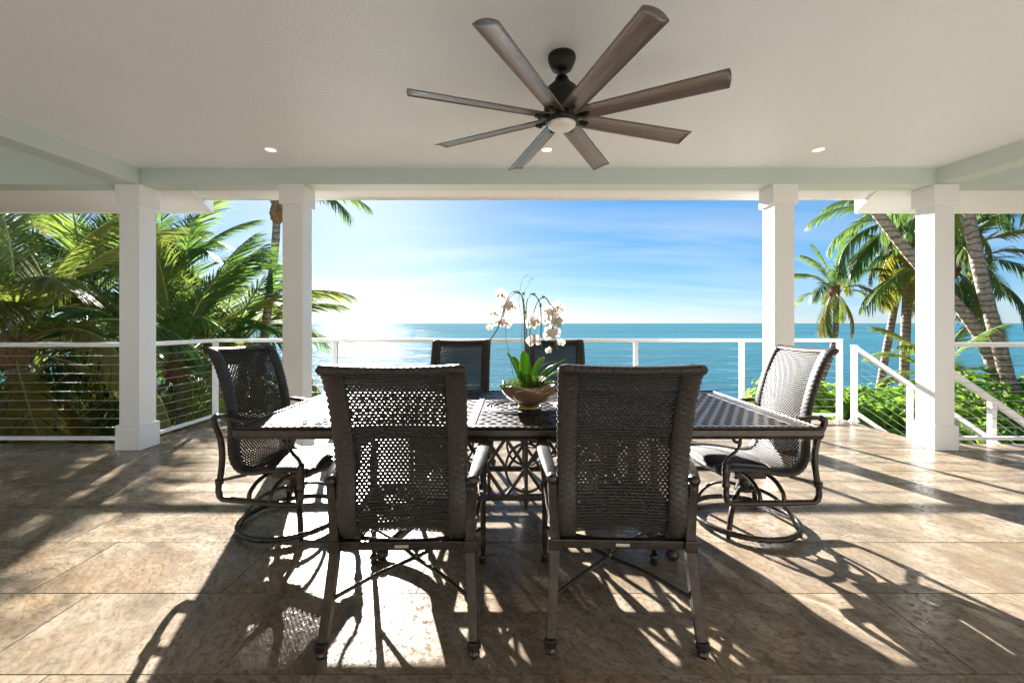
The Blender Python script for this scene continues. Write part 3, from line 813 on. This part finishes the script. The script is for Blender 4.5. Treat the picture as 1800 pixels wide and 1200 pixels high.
def swivel(label, loc, rz, seat_rot):
    t = thing('swivel_chair', label, 'swivel chair', loc, rz, 'woven swivel chairs at the table ends')
    sling(t)
    for s in (-1, 1):
        x = s * .290
        pts = spline([(x, -.30, .722), (x, -.325, .705), (x, -.318, .67), (x, -.285, .60), (x, -.268, .50), (x, -.275, .40), (x, -.292, .31), (x, -.292, .275)], 5)
        pts += [Vector((x, -.284, .25)), Vector((x, -.262, .236))]
        pts += [Vector((x, -.262 + .48 * k / 6, .236)) for k in range(1, 6)]
        pts += [Vector((x, .222, .238)), Vector((x, .244, .252)), Vector((x, .252, .28)), Vector((x, .252, .34))]
        m = MB(); m.tube(pts, 0.0175, 10)
        m.lathe([(.001, 0), (.023, 0), (.023, .03), (.001, .03)], (x, -.288, .325), 12)
        m.build('side_frame', 'bronze', t)
        MB().lathe([(.001, .33), (.020, .33), (.024, .345), (.017, .36), (.022, .40), (.024, .43), (.017, .45), (.021, .46), (.014, .475), (.001, .48)], (x, .252, 0), 12).build('front_post', 'bronze', t)
        pts = spline([(x, .252, .47), (x, .235, .50), (x, .20, .53), (x, .172, .57), (x, .168, .60)], 5)
        cc = Vector((x, .183, .612))
        pts += [cc + Vector((0, -.026 * math.cos(a * PI / 8 - .4), .026 * math.sin(a * PI / 8 - .4))) for a in range(2, 16)]
        MB().tube(pts, 0.0095, 8).build('volute', 'bronze', t)
        pts = spline([(x, -.29, .722), (x, -.24, .722), (x * 1.02, -.12, .706), (x * 1.03, .02, .690), (x * 1.02, .13, .668), (x, .20, .642)], 6)
        k = len(pts)
        MB().tube(pts, [0.018 + 0.009 * math.sin(PI * i / k) for i in range(k)], 10, sec=(1.15, .55)).build('armrest', 'bronze', t)
        MB().bar((x * .80, -.16, .365), (x * .98, -.285, .345), 0.016, 0.016).build('bracket', 'bronze', t)
        MB().bar((x * .8, .20, .40), (x * .98, .25, .40), .016, .016).build('bracket', 'bronze', t)
        pts = spline([(x, .05, .236), (x * .95, .05, .29), (x * .7, .05, .335), (x * .3, .05, .345), (0, .05, .345)], 5)
        MB().tube(pts, 0.012, 8).build('seat_support', 'bronze', t)
        pts = spline([(x, -.09, .236), (x * .95, -.09, .29), (x * .7, -.09, .335), (x * .3, -.09, .345), (0, -.09, .345)], 5)
        MB().tube(pts, 0.012, 8).build('seat_support', 'bronze', t)
    MB().box(-.085, .085, -.12, .08, .295, .34, .008).build('tilt_mechanism', 'bronze', t)
    MB().lathe([(.001, .20), (.055, .20), (.05, .215), (.03, .25), (.028, .28), (.075, .288), (.075, .297), (.001, .297)], (0, -.02, 0), 18).build('swivel_hub', 'bronze', t)
    m = MB(); rr = .305; c = (0, -.02)
    pts = [(c[0] + rr * math.cos(2 * PI * k / 150), c[1] + rr * math.sin(2 * PI * k / 150), .032) for k in range(150)]
    m.tube(pts, 0.0165, 8, closed=True, disp=lambda l, an: 0.0028 * math.cos(2 * an + l * 2 * PI / .032))
    rg = m.build('base_ring', 'bronze', t)
    for k in range(4):
        an = PI / 4 + k * PI / 2
        MB().lathe([(.001, .001), (.012, .001), (.014, .018), (.001, .018)], (c[0] + rr * math.cos(an), c[1] + rr * math.sin(an), 0), 8).build('glide', 'bronze', rg)
        f = lambda r, z: (c[0] + r * math.cos(an), c[1] + r * math.sin(an), z)
        MB().tube(spline([f(.03, .225), f(.10, .222), f(.18, .195), f(.25, .13), f(.292, .045)], 5), 0.013, 8, sec=(1.25, .8)).build('base_leg', 'bronze', t)
    return t
sw1 = swivel('woven swivel rocker on a ring base at the table end beside the palm thicket', (-1.385, 2.70, 0), R(-90 - 11), 0)
more(sw1, 'woven swivel rocker on a ring base at the table end beside the stairs', (1.455, 2.70, 0), R(90 + 2))

# ------------------------------------------------------------------ orchid in a lotus bowl
BX, BY = 0.097, 2.60
bw = thing('lotus_bowl', 'brown glazed lotus petal bowl on a gold foot holding the orchid', 'bowl', (BX, BY, TZ + 0.002))
MB().lathe([(.001, .03), (.055, .028), (.10, .05), (.14, .085), (.163, .125), (.166, .148), (.158, .148), (.13, .10), (.001, .10)], n=32).build('bowl_body', 'bowl', bw)
MB().lathe([(.001, 0), (.068, 0), (.070, .006), (.064, .010), (.064, .02), (.069, .024), (.066, .03), (.001, .03)], n=28).build('foot_ring', 'gold', bw)
def bowl_petal(an, rad, hgt, name):
    m = MB(); vs = []; nu, nv = 9, 8
    for j in range(nv):
        v = j / (nv - 1)
        for i in range(nu):
            u = -1 + 2 * i / (nu - 1)
            width = 0.74 * math.sin(PI * min(1, 0.18 + 0.62 * v)) * (1 if v < .6 else math.sqrt(max(0.0, 1 - ((v - .6) / .4) ** 2)) * .98 + .02)
            r = rad * (0.36 + 0.60 * math.sin(v * PI / 2 * 0.97)) + 0.006 * (1 - u * u)
            z = 0.032 + hgt * (v ** 1.35)
            a = an + u * width
            vs.append((r * math.cos(a), r * math.sin(a), z))
    fs = [(j * nu + i, j * nu + i + 1, (j + 1) * nu + i + 1, (j + 1) * nu + i) for j in range(nv - 1) for i in range(nu - 1)]
    m.add(vs, fs, True)
    o = m.build(name, 'bowl', bw)
    md_ = o.modifiers.new('thick', 'SOLIDIFY'); md_.thickness = 0.004
for k in range(5): bowl_petal(R(-90 + 36 + k * 72), 0.172, 0.128, 'petal')
for k in range(5): bowl_petal(R(-90 - 5 + k * 72), 0.180, 0.118, 'petal')
orc = thing('orchid_plant', 'white moth orchid with arching stems and broad leaves in the lotus bowl', 'orchid', (BX, BY, TZ + .13))
rng = random.Random(3)
m = MB()
for k in range(1500):
    r = 0.145 * math.sqrt(rng.random()); a = rng.uniform(0, 2 * PI)
    h = 0.05 * (1 - (r / .16) ** 2) + 0.022
    p = Vector((r * math.cos(a), r * math.sin(a), rng.uniform(-.02, h)))
    d = Vector((rng.uniform(-1, 1), rng.uniform(-1, 1), rng.uniform(.2, 1))).normalized() * rng.uniform(.012, .03)
    q = d.cross(Vector((rng.uniform(-1, 1), rng.uniform(-1, 1), .3))).normalized() * .0022
    m.add([p - q, p + q, p + d], [(0, 1, 2)])
ms = m.build('moss', 'moss', orc); ms['kind'] = 'stuff'
def strap_leaf(base, az, elev, L, w, bend, name='leaf'):
    m = MB(); vs = []; ns = 10
    p = Vector(base); el = elev
    side = Vector((-math.sin(az), math.cos(az), 0))
    for i in range(ns + 1):
        s = i / ns
        d = Vector((math.cos(az) * math.cos(el), math.sin(az) * math.cos(el), math.sin(el)))
        up = side.cross(d) * -1
        ww = w * (0.45 + 0.55 * math.sin(PI * min(1, .15 + s * .8))) * (1 if s < .85 else math.sqrt(max(0, 1 - ((s - .85) / .15) ** 2)) + .05)
        vs += [p - side * ww + up * ww * .35, p - side * ww * .5 + up * .06 * ww, p - up * .05 * ww, p + side * ww * .5 + up * .06 * ww, p + side * ww + up * ww * .35]
        p = p + d * (L / ns); el -= bend / ns
    fs = [(i * 5 + k, i * 5 + k + 1, (i + 1) * 5 + k + 1, (i + 1) * 5 + k) for i in range(ns) for k in range(4)]
    m.add(vs, fs, True)
    o = m.build(name, 'orchid_leaf', orc)
    q = o.modifiers.new('thick', 'SOLIDIFY'); q.thickness = .002
for b, az, el, L, w, bd in (((-.02, -.03, 0), 250, 84, .235, .038, .2), ((-.05, -.01, 0), 170, 74, .235, .032, .25), ((.03, -.02, 0), 335, 55, .28, .026, .55), ((.05, 0, 0), 10, 40, .27, .024, .7),
                            ((.02, .03, 0), 60, 60, .25, .03, .6), ((-.03, .04, 0), 120, 62, .25, .032, .6), ((-.06, -.03, .0), 195, 18, .14, .022, .5), ((.06, -.04, 0), 318, 30, .22, .024, .9), ((.04, -.05, 0), 290, 50, .2, .022, .9), ((.07, .01, 0), 350, 24, .20, .02, .8), ((.05, -.06, .01), 305, 58, .26, .022, .8), ((.0, -.06, .01), 265, 45, .17, .022, .7), ((.08, -.02, .02), 335, 48, .30, .018, .9)):
    strap_leaf(b, R(az), R(el), L, w, bd)
def petal_fan(m, ang, L, w, cup, M4):
    """one petal of a flower facing local +Z"""
    vs = []; ns = 5
    for i in range(ns + 1):
        s = i / ns
        ww = w * math.sin(PI * min(.97, .10 + .78 * s)) if i else w * .12
        if i == ns: ww = w * .35
        for u in (-1, 0, 1):
            r = .004 + L * s; x = u * ww
            z = cup * (s * s) * L + (-.10 * ww if u == 0 else .05 * ww)
            c_, s_ = math.cos(ang), math.sin(ang)
            vs.append(M4 @ Vector((r * c_ - x * s_, r * s_ + x * c_, z)))
    m.add(vs, [(i * 3 + k, i * 3 + k + 1, (i + 1) * 3 + k + 1, (i + 1) * 3 + k) for i in range(ns) for k in range(2)], True)
def flower_mesh(seed, close=0.0):
    r = random.Random(seed); m = MB(); I = Matrix.Identity(4)
    for a in (90, 222, 318): petal_fan(m, R(a), .042, .016, -.25 + close, I)
    for a in (8, 172): petal_fan(m, R(a), .044, .028, -.12 + close, Matrix.Translation((0, 0, .003)))
    return m.mesh('flower', 'petal')
lipm = MB().lathe([(.001, 0), (.008, .002), (.010, .008), (.006, .014), (.001, .016)], (0, 0, 0), 8).tube([(0, -.004, .008), (0, -.014, .014), (0, -.02, .012)], .0045, 6).mesh('flower_lip', 'lip')
FL = [flower_mesh(1), flower_mesh(2, .15), flower_mesh(3, .55)]
def opix(u, v, dy=0.0):
    """image point to the plant's own frame at its depth plus dy"""
    Y = BY + dy
    return Vector(((u - 902) / 740 * Y - BX, dy, CAMH - (v - 568) / 740 * Y - (TZ + .13)))
STEMS = [[(925, 660, 0), (922, 600, .0), (921, 555, -.02), (917, 520, -.04), (905, 512, -.06), (892, 525, -.08), (884, 550, -.10), (876, 575, -.11), (862, 597, -.12), (858, 604, -.12)],
         [(928, 660, 0), (926, 590, .01), (925, 540, 0), (930, 520, -.02), (938, 517, -.04), (948, 530, -.05), (951, 550, -.05), (951, 590, -.06), (952, 610, -.06)],
         [(930, 660, .02), (932, 580, .03), (941, 540, .03), (950, 525, .03), (960, 524, .02), (970, 545, .0), (972, 580, -.02), (978, 605, -.03), (981, 614, -.03)],
         [(924, 660, .03), (923, 575, .05), (922, 540, .06), (916, 518, .07), (902, 516, .09), (890, 535, .1), (884, 560, .1)]]
for s_ in STEMS:
    MB().tube(spline([opix(*q) for q in s_], 5), 0.0034, 6).build('flower_stem', 'stem', orc)
FLOW = [(881, 518, -.09, 1, 60), (888, 537, -.06, 0, 200), (899, 537, -.08, 0, 20), (869, 550, -.1, 1, 70), (877, 565, -.09, 0, 200), (889, 567, -.07, 0, 30), (860, 576, -.1, 2, 80),
        (934, 568, -.07, 1, 15), (938, 598, -.1, 0, 5), (942, 563, -.05, 1, 60), (972, 550, .0, 0, 120), (981, 540, -.03, 0, -30), (964, 545, .04, 0, 140), (968, 580, -.02, 1, 120), (979, 566, -.05, 0, -15),
        (974, 585, -.03, 1, 100), (966, 588, -.05, 0, 200), (985, 602, -.06, 2, 0), (962, 560, .03, 0, 170), (966, 616, -.06, 2, -40)]
for u, v, dy_, k, tw in FLOW:
    p = opix(u, v, dy_)
    yaw = R(tw) if abs(tw) < 75 else R((tw % 90) - 40)
    f = put('flower', FL[k], orc, p, (R(90 - rng.uniform(0, 22)), R(rng.uniform(-15, 15)), yaw * .6 + R(rng.uniform(-25, 25))), rng.uniform(.80, 1.0) * (.62 if k == 2 else 1))
    put('flower_lip', lipm, f, (0, -.004, .004))
for u, v in ((920, 516), (938, 517), (955, 522), (923, 549), (892, 526), (950, 536)):
    m = MB(); p = opix(u, v, -.02)
    for k in range(46):
        d = Vector((rng.uniform(-1, 1), rng.uniform(-1, 1), rng.uniform(-1, 1))).normalized() * rng.uniform(.010, .024)
        q = d.cross(Vector((.3, .7, .2))).normalized() * .0018
        m.add([p - q, p + q, p + d], [(0, 1, 2)])
    m.build('moss_tie', 'moss', orc)
for s_ in ([(921, 640, .05), (917, 590, .06), (918, 560, .06), (912, 530, .06), (916, 500, .06), (922, 486, .06), (930, 484, .06)], [(926, 640, .04), (921, 570, .05), (922, 515, .05), (928, 500, .05), (934, 488, .05), (937, 492, .05)],
           [(902, 660, -.03), (897, 630, -.06), (890, 600, -.09), (889, 580, -.1), (895, 560, -.1), (898, 545, -.08)], [(950, 645, -.05), (965, 637, -.08), (985, 634, -.1), (995, 628, -.1), (998, 622, -.1)]):
    MB().tube(spline([opix(*q) for q in s_], 5), 0.0014, 5).build('curly_twig', 'twig', orc)

# ------------------------------------------------------------------ ceiling fan
FX, FY = 0.282, 2.44
fan = thing('ceiling_fan', 'dark bronze ceiling fan with eight wood blades and frosted light', 'ceiling fan', (FX, FY, CZ))
MB().lathe([(.001, 0), (.079, 0), (.082, -.012), (.078, -.03), (.060, -.072), (.040, -.088), (.001, -.09)], n=28).build('canopy', 'fan_metal', fan)
MB().lathe([(.001, -.085), (.024, -.085), (.026, -.1), (.014, -.105), (.014, -.20), (.022, -.205), (.022, -.225), (.001, -.225)], n=16).build('downrod', 'fan_metal', fan)
MB().lathe([(.001, -.122), (.036, -.124), (.046, -.150), (.060, -.165), (.092, -.195), (.104, -.235), (.104, -.325), (.096, -.34), (.001, -.34)], n=32).build('motor', 'fan_metal', fan)
MB().lathe([(.001, -.34), (.094, -.34), (.098, -.358), (.094, -.385), (.084, -.392), (.001, -.392)], n=32).build('light_ring', 'fan_metal', fan)
MB().lathe([(.001, -.392), (.081, -.392), (.080, -.402), (.064, -.416), (.035, -.424), (.001, -.426)], n=32).build('light_bowl', 'frosted', fan)
mb = MB(); nsx, nsy = 26, 6; vs = []
for side in (1, -1):
    for i in range(nsx + 1):
        s = i / nsx
        x = .085 + .780 * s
        w = .053 + .010 * s
        for j in range(nsy + 1):
            v = -1 + 2 * j / nsy
            xx = x + (0.009 * (1 - v * v) if i == nsx else 0)
            vs.append((xx, v * w, .010 * (1 - v * v) + side * .003))
k = (nsx + 1) * (nsy + 1); fs = []
for o in (0, k):
    for i in range(nsx):
        for j in range(nsy):
            q = (o + i * (nsy + 1) + j, o + i * (nsy + 1) + j + 1, o + (i + 1) * (nsy + 1) + j + 1, o + (i + 1) * (nsy + 1) + j)
            fs.append(q if o else q[::-1])
ring = [i * (nsy + 1) for i in range(nsx + 1)] + [nsx * (nsy + 1) + j for j in range(1, nsy + 1)] + [i * (nsy + 1) + nsy for i in range(nsx - 1, -1, -1)] + [j for j in range(nsy - 1, 0, -1)]
for i in range(len(ring)):
    a, b = ring[i], ring[(i + 1) % len(ring)]
    fs.append((a, b, b + k, a + k))
mb.add(vs, fs, True)
blade = mb.mesh('blade', 'fan_wood')
brk = MB().box(.07, .165, -.011, .011, -.022, -.004, .004).box(.125, .15, -.006, .006, -.03, -.022, .002).mesh('blade_bracket', 'fan_metal')
for i in range(8):
    b = put('blade', blade, fan, (0, 0, -.355), (R(14), 0, 0))
    b.rotation_mode = 'QUATERNION'
    b.rotation_quaternion = Quaternion((0, 0, 1), R(18.0 + 45 * i)) @ Quaternion((1, 0, 0), R(-14))
    put('blade_bracket', brk, b)

# ------------------------------------------------------------------ palms
def frond_mesh(name, L, el0, bend, seed, lw=0.030, ll=0.75, n=62, hang=0.55, mat='palm_leaf', side=0.0):
    """a feather frond in the xz plane, root at the origin growing towards +x"""
    r = random.Random(seed); m = MB()
    ns = 26; P = [Vector((0, 0, 0))]; T = []
    for i in range(ns):
        s = i / ns
        el = el0 - bend * (s ** 1.35)
        d = Vector((math.cos(el), side * s, math.sin(el))).normalized()
        T.append(d); P.append(P[-1] + d * (L / ns))
    T.append(T[-1])
    m.cur = 1
    m.tube(P, [0.022 * (1 - .88 * i / ns) * (L / 2.8) + .002 for i in range(ns + 1)], 5)
    m.cur = 0
    def at(s):
        k = min(ns - 1, int(s * ns)); f = s * ns - k
        return P[k].lerp(P[k + 1], f), T[k].lerp(T[k + 1], f).normalized()
    for i in range(n):
        s0 = .14 + .86 * (i + .5) / n
        for sd in (-1, 1):
            s = min(.999, max(.1, s0 + r.uniform(-.006, .006)))
            p, t = at(s)
            sv = Vector((0, 1, 0)) * sd
            up = t.cross(Vector((0, 1, 0))) * -1
            if up.z < 0 and el0 > 0 and s < .4: up = -up
            q = (s - .14) / .86
            le = ll * (0.40 + 0.60 * math.sin(PI * min(1, .16 + .66 * q))) * (1 if q < .82 else 1 - .55 * (q - .82) / .18) * r.uniform(.86, 1.08)
            fw = R(38 + 34 * q + r.uniform(-5, 5))
            d = (sv * math.cos(fw) + t * math.sin(fw) + up * r.uniform(.10, .34)).normalized()
            w = lw * (0.75 + .5 * math.sin(PI * q)) * r.uniform(.8, 1.1)
            wv = d.cross(up).normalized()
            wv = (wv * math.cos(.5 * sd) + up * math.sin(.5 * sd)).normalized()
            pts = [p]; dd = d; seg = 4
            hg = hang * r.uniform(.7, 1.3)
            for k in range(seg):
                pts.append(pts[-1] + dd * le / seg)
                dd = (dd + Vector((0, 0, -1)) * hg * (.22 + .30 * k)).normalized()
            ws = [w * .55, w, w * .85, w * .5, 0]
            vs = []
            for pp, ww in zip(pts[:-1], ws): vs += [pp - wv * ww / 2, pp + wv * ww / 2]
            vs.append(pts[-1])
            m.add(vs, [(0, 1, 3, 2), (2, 3, 5, 4), (4, 5, 7, 6), (6, 7, 8)], True)
    return m.mesh(name, [mat, 'rachis'])
KIND = {}
def frondset(key, L, ll, n, hang, mat, lw=.03, extra=0):
    out = []
    for j, (el, bd) in enumerate(((84, 28), (74, 52), (60, 75), (45, 92), (26, 95), (6, 82), (-20, 60), (-50, 36))):
        for v in (0, 1):
            out.append(frond_mesh('frond', L * (1 - .10 * v) * (1 if j < 6 else .85), R(el - 6 * v), R(bd + 12 * v), 50 * j + v + extra, lw, ll, n, hang, mat, (-.25, .25)[v] * .6))
    KIND[key] = out
frondset('tall', 2.5, .62, 56, .55, 'palm_leaf', .030)
frondset('young', 3.1, .78, 72, .26, 'palm_leaf', .026, 7)
frondset('yellow', 2.9, .80, 74, .34, 'palm_leaf_yellow', .034, 9)
def palm(label, base, crown, rad, key, nf, scale=1.0, bow=0.0, path=None, *, levels=(0, 8), seed=0, trunk_top=.8, group='coconut palms round the porch', yellow=0, extra=(), exkey=None, fibre=True):
    r = random.Random(seed)
    base = Vector(base); crown = Vector(crown)
    t = thing('palm_tree', label, 'palm tree', base, 0, group)
    d = crown - base; side = Vector((d.y, -d.x, 0))
    side = Vector((1, 0, 0))
    nseg = 40
    if path:
        pts = spline([base - base] + [Vector(q) - base for q in path] + [d], 7); nseg = len(pts) - 1
    else: pts = [d * (i / nseg) + side * bow * math.sin(PI * i / nseg) for i in range(nseg + 1)]
    rs = []
    for i in range(nseg + 1):
        s = i / nseg
        rs.append(rad * (1.0 - (1 - trunk_top) * s + .35 * math.exp(-s * 14)) * (1 + r.uniform(0, .07)))
    MB().tube(pts, rs, 12).build('trunk', 'bark', t)
    if fibre:
        m = MB()
        m.lathe([(rad * .75, -.28), (rad * 1.15, -.2), (rad * 1.45, -.02), (rad * 1.3, .12), (rad * .5, .28), (.001, .3)], d, 10)
        for k in range(26):
            a = r.uniform(0, 2 * PI); z0 = r.uniform(-.25, .1)
            p = d + Vector((math.cos(a), math.sin(a), 0)) * rad * 1.1 + Vector((0, 0, z0))
            q = p + Vector((math.cos(a) * r.uniform(.03, .12), math.sin(a) * r.uniform(.03, .12), r.uniform(.1, .28)))
            m.tube([p, (p + q) / 2 + Vector((0, 0, .03)), q], [.028, .022, .006], 5)
        m.build('crown_fibre', 'fibre', t)
    for k in range(nf):
        f = (k + r.uniform(0, .6)) / nf
        lev = levels[0] + f * (levels[1] - levels[0])
        j = min(7, max(0, int(lev)))
        kk = 'yellow' if k >= nf - yellow else key
        me = KIND[kk][2 * j + r.randint(0, 1)]
        az = k * 2.39996 + r.uniform(-.25, .25)
        put('frond', me, t, d + Vector((math.cos(az), math.sin(az), 0)) * rad * .6 + Vector((0, 0, .1 - .02 * j)), (r.uniform(-.12, .12), r.uniform(-.10, .10), az), scale * r.uniform(.85, 1.08))
    for az, j, sc in extra:
        put('frond', KIND[exkey or key][2 * j], t, d + Vector((0, 0, .05)), (0, 0, R(az)), sc)
    return t
def pix(u, v, Y): return Vector(((u - 902) / 740 * Y, Y, CAMH - (v - 568) / 740 * Y))
def gbase(x, y): return Vector((x, y, gz(x, y) - .05))
# stair side (trunks follow the lines they show, at the distance their foot stands)
def trail(pts, Y0, Y1):
    k = len(pts) - 1
    return [pix(u, v, Y0 + (Y1 - Y0) * i / k) for i, (u, v) in enumerate(pts)]
def gpalm(label, pts, Y0, Y1, rad, key, nf, scale, seed, levels=(0, 8), yellow=0, **k):
    P = trail(pts, Y0, Y1)
    b = P[0] * 1.0; low = gbase(b.x + (P[0].x - P[1].x) * .6, Y0)
    palm(label, low, P[-1], rad, key, nf, scale, 0, P[:-1], levels=levels, seed=seed, yellow=yellow, **k)
gpalm('small leaning palm with a full crown standing alone over the water', [(1430, 700), (1447, 660), (1464, 610), (1470, 560), (1466, 512)], 13.2, 13.0, .09, 'tall', 20, .68, 1, yellow=2)
gpalm('thick ringed palm trunk leaning across behind the stair column toward the house', [(1776, 725), (1757, 680), (1732, 610), (1690, 545), (1612, 462), (1545, 378), (1455, 260), (1340, 120)], 8.8, 9.0, .115, 'tall', 18, 1.0, 2, (1, 8))
gpalm('tall grey ringed palm trunk rising past the eave beyond the level railing', [(1793, 725), (1773, 670), (1752, 590), (1730, 510), (1712, 430), (1703, 375), (1697, 260)], 8.4, 8.4, .118, 'tall', 18, 1.05, 3, (1, 8))
gpalm('slim upright palm with drooping dark fronds behind the stair column', [(1590, 720), (1590, 640), (1595, 500), (1598, 388)], 12.1, 12.0, .125, 'tall', 30, 1.12, 4, (1, 8), 4)
gpalm('slim palm trunk leaning to the stair column over the hedge', [(1543, 705), (1552, 650), (1563, 590), (1577, 520), (1600, 452)], 13.5, 13.4, .115, 'tall', 16, .8, 5, (2, 8))
gpalm('palm with wide side fronds reaching out past the level railing', [(1650, 720), (1655, 600), (1672, 470)], 11.1, 11.0, .12, 'tall', 24, 1.0, 6, (1, 8), 2)
palm('young low palm with fronds just above the hedge', gbase(9.2, 9.4), pix(1648, 668, 9.2), .10, 'tall', 16, .74, levels=(1, 7), seed=7, yellow=4, fibre=False)
# thicket side
gpalm('tall slender palm with a brown fibre crown behind the column', [(455, 690), (464, 600), (475, 510), (484, 430), (487, 372)], 9.7, 9.6, .095, 'tall', 9, .98, 11, (0, 3.3), extra=((-14, 4, .95), (-40, 5, .7)))
for lab, (u, v, Y), key, nf, sc, lv, sd, yl in (
        ('bushy palm with golden drooping fronds closest to the thicket railing', (25, 615, 6.0), 'young', 20, .92, (0, 8), 21, 6),
        ('bushy palm with upright dark fronds beside the corner column', (312, 648, 8.3), 'young', 22, 1.17, (0, 7), 22, 1),
        ('bushy palm whose silvery fronds spread toward the open sea', (385, 655, 9.8), 'young', 22, 1.14, (0, 7.5), 23, 0),
        ('older bushy palm with a crown above head height in the thicket', (150, 540, 9.0), 'young', 22, 1.05, (0, 8), 24, 1),
        ('leafy palm at the far outer end of the thicket railing', (-90, 560, 7.4), 'young', 19, 1.05, (0, 8), 25, 1),
        ('deep shaded palm filling the back of the thicket', (290, 520, 10.6), 'young', 19, 1.1, (0, 8), 26, 0),
        ('tallest palm at the back of the thicket below the eave', (60, 430, 11.0), 'young', 16, 1.1, (0, 8), 27, 0),
        ('half hidden palm between the thicket and the beach', (230, 640, 8.6), 'young', 15, .95, (0, 7), 28, 3)):
    p = pix(u, v, Y)
    ex = {21: ((-42, 3, .8), (-8, 4, .85), (-125, 3, .75)), 22: ((-75, 0, .95), (25, 1, .9), (-40, 5, .7)), 23: ((-12, 3, .9), (-35, 6, .8), (60, 1, .95))}.get(sd, ())
    palm(lab, gbase(p.x + .1, Y + .1), p, .13, key, nf, sc, .05, levels=lv, seed=sd, extra=ex, exkey='yellow' if sd == 21 else key, group='bushy palms of the thicket', yellow=yl)

# ------------------------------------------------------------------ shrubs
def shrub_mesh(seed, nl, rx, rz, leaf, mat):
    r = random.Random(seed); m = MB()
    lobes = [(Vector((r.uniform(-.6, .6) * rx, r.uniform(-.6, .6) * rx, rz * r.uniform(.35, .75))), r.uniform(.38, .6) * rx) for _ in range(9)]
    for k in range(nl):
        c, rad = lobes[k % 9]
        d = Vector((r.gauss(0, 1), r.gauss(0, 1), r.gauss(0, 1) + .35)).normalized()
        p = c + d * rad * (r.random() ** .35)
        if p.z < .05: p.z = r.uniform(.05, .4)
        nrm = (d + Vector((r.uniform(-.6, .6), r.uniform(-.6, .6), r.uniform(0, .9)))).normalized()
        ax = nrm.cross(Vector((r.uniform(-1, 1), r.uniform(-1, 1), r.uniform(-.5, .5)))).normalized()
        bx_ = nrm.cross(ax)
        L = leaf * r.uniform(.6, 1.25); w = L * .26
        vs = [p, p + ax * L * .4 + bx_ * w + nrm * .1 * L, p + ax * L * .45, p + ax * L * .4 - bx_ * w + nrm * .1 * L, p + ax * L * .8 + bx_ * w * .8 + nrm * .04 * L, p + ax * L * .8 - bx_ * w * .8 + nrm * .04 * L, p + ax * L * 1.0 - nrm * .05 * L]
        m.add(vs, [(0, 2, 1), (0, 3, 2), (1, 2, 6, 4), (2, 3, 5, 6)], True)
    return m.mesh('foliage', mat)
def stems_mesh(seed, rx, rz):
    r = random.Random(seed); m = MB()
    for k in range(9):
        a = r.uniform(0, 2 * PI)
        e = Vector((math.cos(a) * rx * .55, math.sin(a) * rx * .55, rz * r.uniform(.5, .8)))
        m.tube([(0, 0, 0), e * .4 + Vector((0, 0, .2)), e], [.035, .022, .008], 6)
    return m.mesh('stem', 'twig')
SM = [shrub_mesh(k, 3600, 1.15, 2.72, .15, 'shrub_leaf') for k in (1, 2, 3)]
SD = [shrub_mesh(k + 9, 2400, 1.25, 1.9, .16, 'dark_leaf') for k in (1, 2)]
STM = [stems_mesh(5, 1.1, 2.1), stems_mesh(6, 1.2, 1.8)]
def shrub(me, st_me, loc, rz, sc, label, group):
    t = thing('shrub', label, 'shrub', loc, rz, group)
    put('foliage', me, t, scale=sc); put('stem', st_me, t, scale=sc)
i = 0
for x, y_, sc in ((5.2, 7.2, .98), (6.4, 7.4, 1.0), (7.5, 7.2, 1.02), (8.6, 7.4, .98), (9.8, 7.3, 1.0), (5.6, 8.6, 1.0), (7.0, 8.8, 1.02), (8.2, 8.9, .96), (10.9, 7.8, 1.0), (10.0, 8.8, .94), (11.8, 9.0, .98), (6.3, 6.35, .78), (7.7, 6.3, .74), (9.2, 6.3, .76), (12.6, 7.8, 1.0)):
    shrub(SM[i % 3], STM[0], gbase(x, y_), i * 1.3, (sc, sc, sc * (.92 + .1 * ((i * 7) % 3) / 2)), 'glossy bright green hedge shrub beyond the stairs', 'hedge shrubs beyond the stairs'); i += 1
for x, y_, sc in ((-5.4, 9.6, 1.0), (-7.2, 9.6, 1.05), (-9.4, 8.6, 1.15), (-10.6, 10.2, 1.3), (-8.0, 6.2, .8), (-6.4, 6.4, .62)):
    shrub(SD[i % 2], STM[1], gbase(x, y_), i * 1.7, sc, 'dark green leafy shrub under the thicket palms', 'shrubs under the thicket palms'); i += 1

# ------------------------------------------------------------------ beach lounger by the water
lg = thing('beach_lounger', 'white beach lounger with a blue raised back near the water', 'lounger', gbase(22.3, 18.4), R(20))
MB().box(-.95, .95, -.32, .32, .30, .36, .01).build('seat_frame', 'rail_white', lg)
MB().bar((.3, 0, .37), (1.0, 0, .85), .62, .05, (0, 0, 1), .01).build('backrest', 'blue', lg)
MB().box(-.93, .28, -.29, .29, .362, .42, .015).build('cushion', 'blue', lg)
for a in (-.85, .7):
    for b in (-.28, .28):
        MB().box(a - .03, a + .03, b - .03, b + .03, 0.0, .298).build('leg', 'rail_white', lg)
